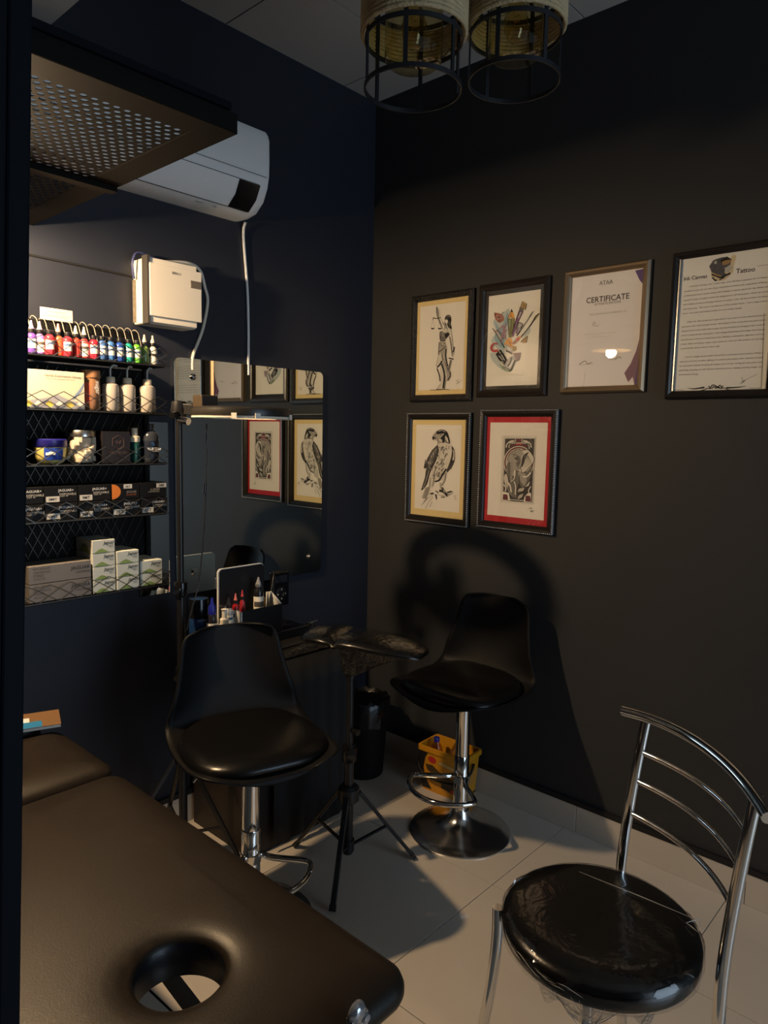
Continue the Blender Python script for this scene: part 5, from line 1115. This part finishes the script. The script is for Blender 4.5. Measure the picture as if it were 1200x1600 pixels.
build('head_pad', padmesh(TX0, TX1+.004, -.698, -.352, TZ-.058, TZ+.002), [vinyl, linr], t, 55, local=False)
frw = mat('table_beech', (.03, .022, .016), .5)
for (x0, x1, y0, y1) in ((TX0+.03, TX0+.055, -1.62, -.72), (TX1-.075, TX1-.05, -1.62, -.72), (TX0+.055, TX1-.075, -1.62, -1.595), (TX0+.055, TX1-.075, -.745, -.72), (TX0+.03, TX0+.055, -.68, -.37), (TX1-.075, TX1-.05, -.68, -.37)):
    build('rail', MB().box(x0, x1, y0, y1, TZ-.12, TZ-.06), frw, t, local=False)
a_, b_ = onZ(254, 1512, .36), onZ(304, 1578, .36); d_ = (b_-a_).normalized()
build('cross_bar', MB().bar(a_-d_*.25, b_+d_*.12, .026, .02), mat('grey_bar', (.06, .05, .042), .5), t, local=False)
a_, b_ = onZ(226, 1540, .40), onZ(266, 1578, .40); d_ = (b_-a_).normalized()
build('tension_wire', MB().tube([a_-d_*.25, b_+d_*.1], .0022, 6), black_pl, t, local=False)
for x in (TX0+.055, TX1-.10):
    for y in (-1.58, -.76): build('leg', MB().box(x, x+.032, y-.016, y+.016, 0, TZ-.07), frw, t, bevel=.003, local=False)
p = onZ(554, 1580, TZ-.055)
lp = onY(555, 1580, -1.664)
build('corner_latch', MB().lathe([(.0, .012), (.006, .012), (.012, .010), (.016, .004), (.016, 0)], 16, lp, M=Matrix.Rotation(R(90), 4, 'X')).box(lp.x-.014, lp.x+.018, lp.y-.008, lp.y+.004, lp.z-.05, lp.z-.004).lathe([(.0, .008), (.006, .007), (.008, 0)], 10, lp+Vector((.012, -.006, -.012)), M=Matrix.Rotation(R(90), 4, 'X')), mat('latch_clear', (.45, .46, .48), .12, .7), t, 40, local=False)
bx1 = onZ(96, 1142, TZ+.01).x
cu_ = padmesh(-2.22, bx1, -.345, -.20, .60, TZ+.012, None, .024)
o = thing('end_bolster', 'narrow vinyl bolster at the far end of the massage table', 'bolster', (-1.95, -.27, 0))
build('pad', cu_, [vinyl, linr], o, 55, local=False)
for x in (-2.15, -1.74): build('leg', MB().box(x-.015, x+.015, -.285, -.255, 0, .61), frw, o, bevel=.002, local=False)
mp = onZ(46, 1131, TZ+.0135)
mgz = Matrix.Translation(mp) @ Matrix.Rotation(R(-20), 4, 'Z')
o = thing('magazine', 'brown and blue magazine lying on the end bolster', 'magazine', tuple(mgz.translation))
build('pages', MB().box(-.12, .075, -.055, .055, 0, .007, 0, mgz), paper, o, local=False)
cv = build('cover', MB().box(-.121, .076, -.056, .056, .007, .0085, 0, mgz), mat('mag_brown', (.20, .11, .05), .35), o, local=False)
build('cover_print', MB().box(-.12, .03, -.055, -.012, .0085, .0088, 0, mgz), flat('mag_blue', (.03, .20, .42), .35), cv, local=False)
build('cover_print', MB().box(-.06, .0, -.012, .02, .0085, .0088, 0, mgz), paperw, cv, local=False)

# ------------------------------------------------------------------ caged rope pendants
rope = mat('jute_rope', (.50, .39, .22), .85, bump=1., bscale=130, var=.3, vscale=40, bdist=.004); cagem = mat('cage_black', (.02, .022, .026), .4, .3)
def pendant(label, c, r, zb, hcage, hband, rot):
    c = Vector((c[0], c[1], zb)); t = thing('pendant_lamp', label, 'lamp', tuple(c), 0, 'rope wrapped cage pendants')
    def hoop(z, w_=.010, th=.004):
        q = MB(); vs_ = []; N = 48
        for j in range(N):
            a = 2*PI*j/N
            for rr, zz in ((r+th/2, z-w_/2), (r+th/2, z+w_/2), (r-th/2, z+w_/2), (r-th/2, z-w_/2)): vs_.append((rr*math.cos(a), rr*math.sin(a), zz))
        return q.add(vs_, [(j*4+i, j*4+(i+1) % 4, ((j+1) % N)*4+(i+1) % 4, ((j+1) % N)*4+i) for j in range(N) for i in range(4)])
    z2 = hcage; z3 = hcage+hband
    for z in (0, z2, z3): build('hoop', hoop(z), cagem, t, 40)
    for k in range(6):
        a = rot+k*PI/3; p_ = Vector((r*math.cos(a), r*math.sin(a), 0))
        M_ = Matrix.Translation(p_) @ Matrix.Rotation(a, 4, 'Z')
        build('bar', MB().box(-.002, .002, -.005, .005, 0, z3+.03, 0, M_), cagem, t)
        build('top_strut', MB().bar(p_+Vector((0, 0, z3+.028)), Vector((.02*math.cos(a), .02*math.sin(a), z3+.07)), .008, .004), cagem, t)
    n = int(hband/.0095)
    q = MB()
    for i in range(n):
        z = z2+.008+i*.0095; pts = []
        for j in range(60):
            a = 2*PI*j/60; pts.append(((r+.007)*math.cos(a), (r+.007)*math.sin(a), z+.0095*j/60))
        q.tube(pts, [.0052+.0006*math.sin(j*2.2) for j in range(60)], 8, True)
    build('rope_band', q, rope, t, 60)
    build('cap', MB().lathe([(.03, z3+.062), (.032, z3+.066), (.026, z3+.09), (.01, z3+.1)], 20), cagem, t, 40)
    build('rod', MB().tube([(0, 0, z3+.095), (0, 0, H-zb-.02)], .006, 8), cagem, t, 40)
    build('ceiling_rose', MB().lathe([(.045, H-zb-.03), (.05, H-zb-.025), (.05, H-zb)], 24), cagem, t, 40)
    gr = r*.60
    build('glass_globe', MB().lathe([(gr*.86, z2-.052), (gr*.97, z2-.046), (gr, z2-.03), (gr, z3-.01), (gr*.8, z3+.03), (.03, z3+.06)], 36), amber, t, 40)
    build('bulb', MB().lathe([(0, z2-.02), (.016, z2-.014), (.027, z2+.008), (.03, z2+.03), (.024, z2+.055), (.014, z2+.08), (.013, z3+.06)], 20), thin_glass('bulb_glass_%d' % (zb*1000), (.96, .86, .6), .02, 1.5, boost=2.), t, 40)
    build('filament', MB().tube([(.008*math.cos(k*1.9), .008*math.sin(k*1.9), z2+.005+.004*k) for k in range(14)], .0008, 5), mat('filament', (.55, .32, .08), .3, .8), t, 60)
    return t
p1 = onZ(645, 139, 2.30); p2 = onZ(803, 126, 2.36)
pendant('rope wrapped cage pendant, left of the two', (p1.x, p1.y), .112, 2.30, .105, .085, .55)
pendant('rope wrapped cage pendant, right of the two', (p2.x, p2.y), .109, 2.36, .104, .085, .2)
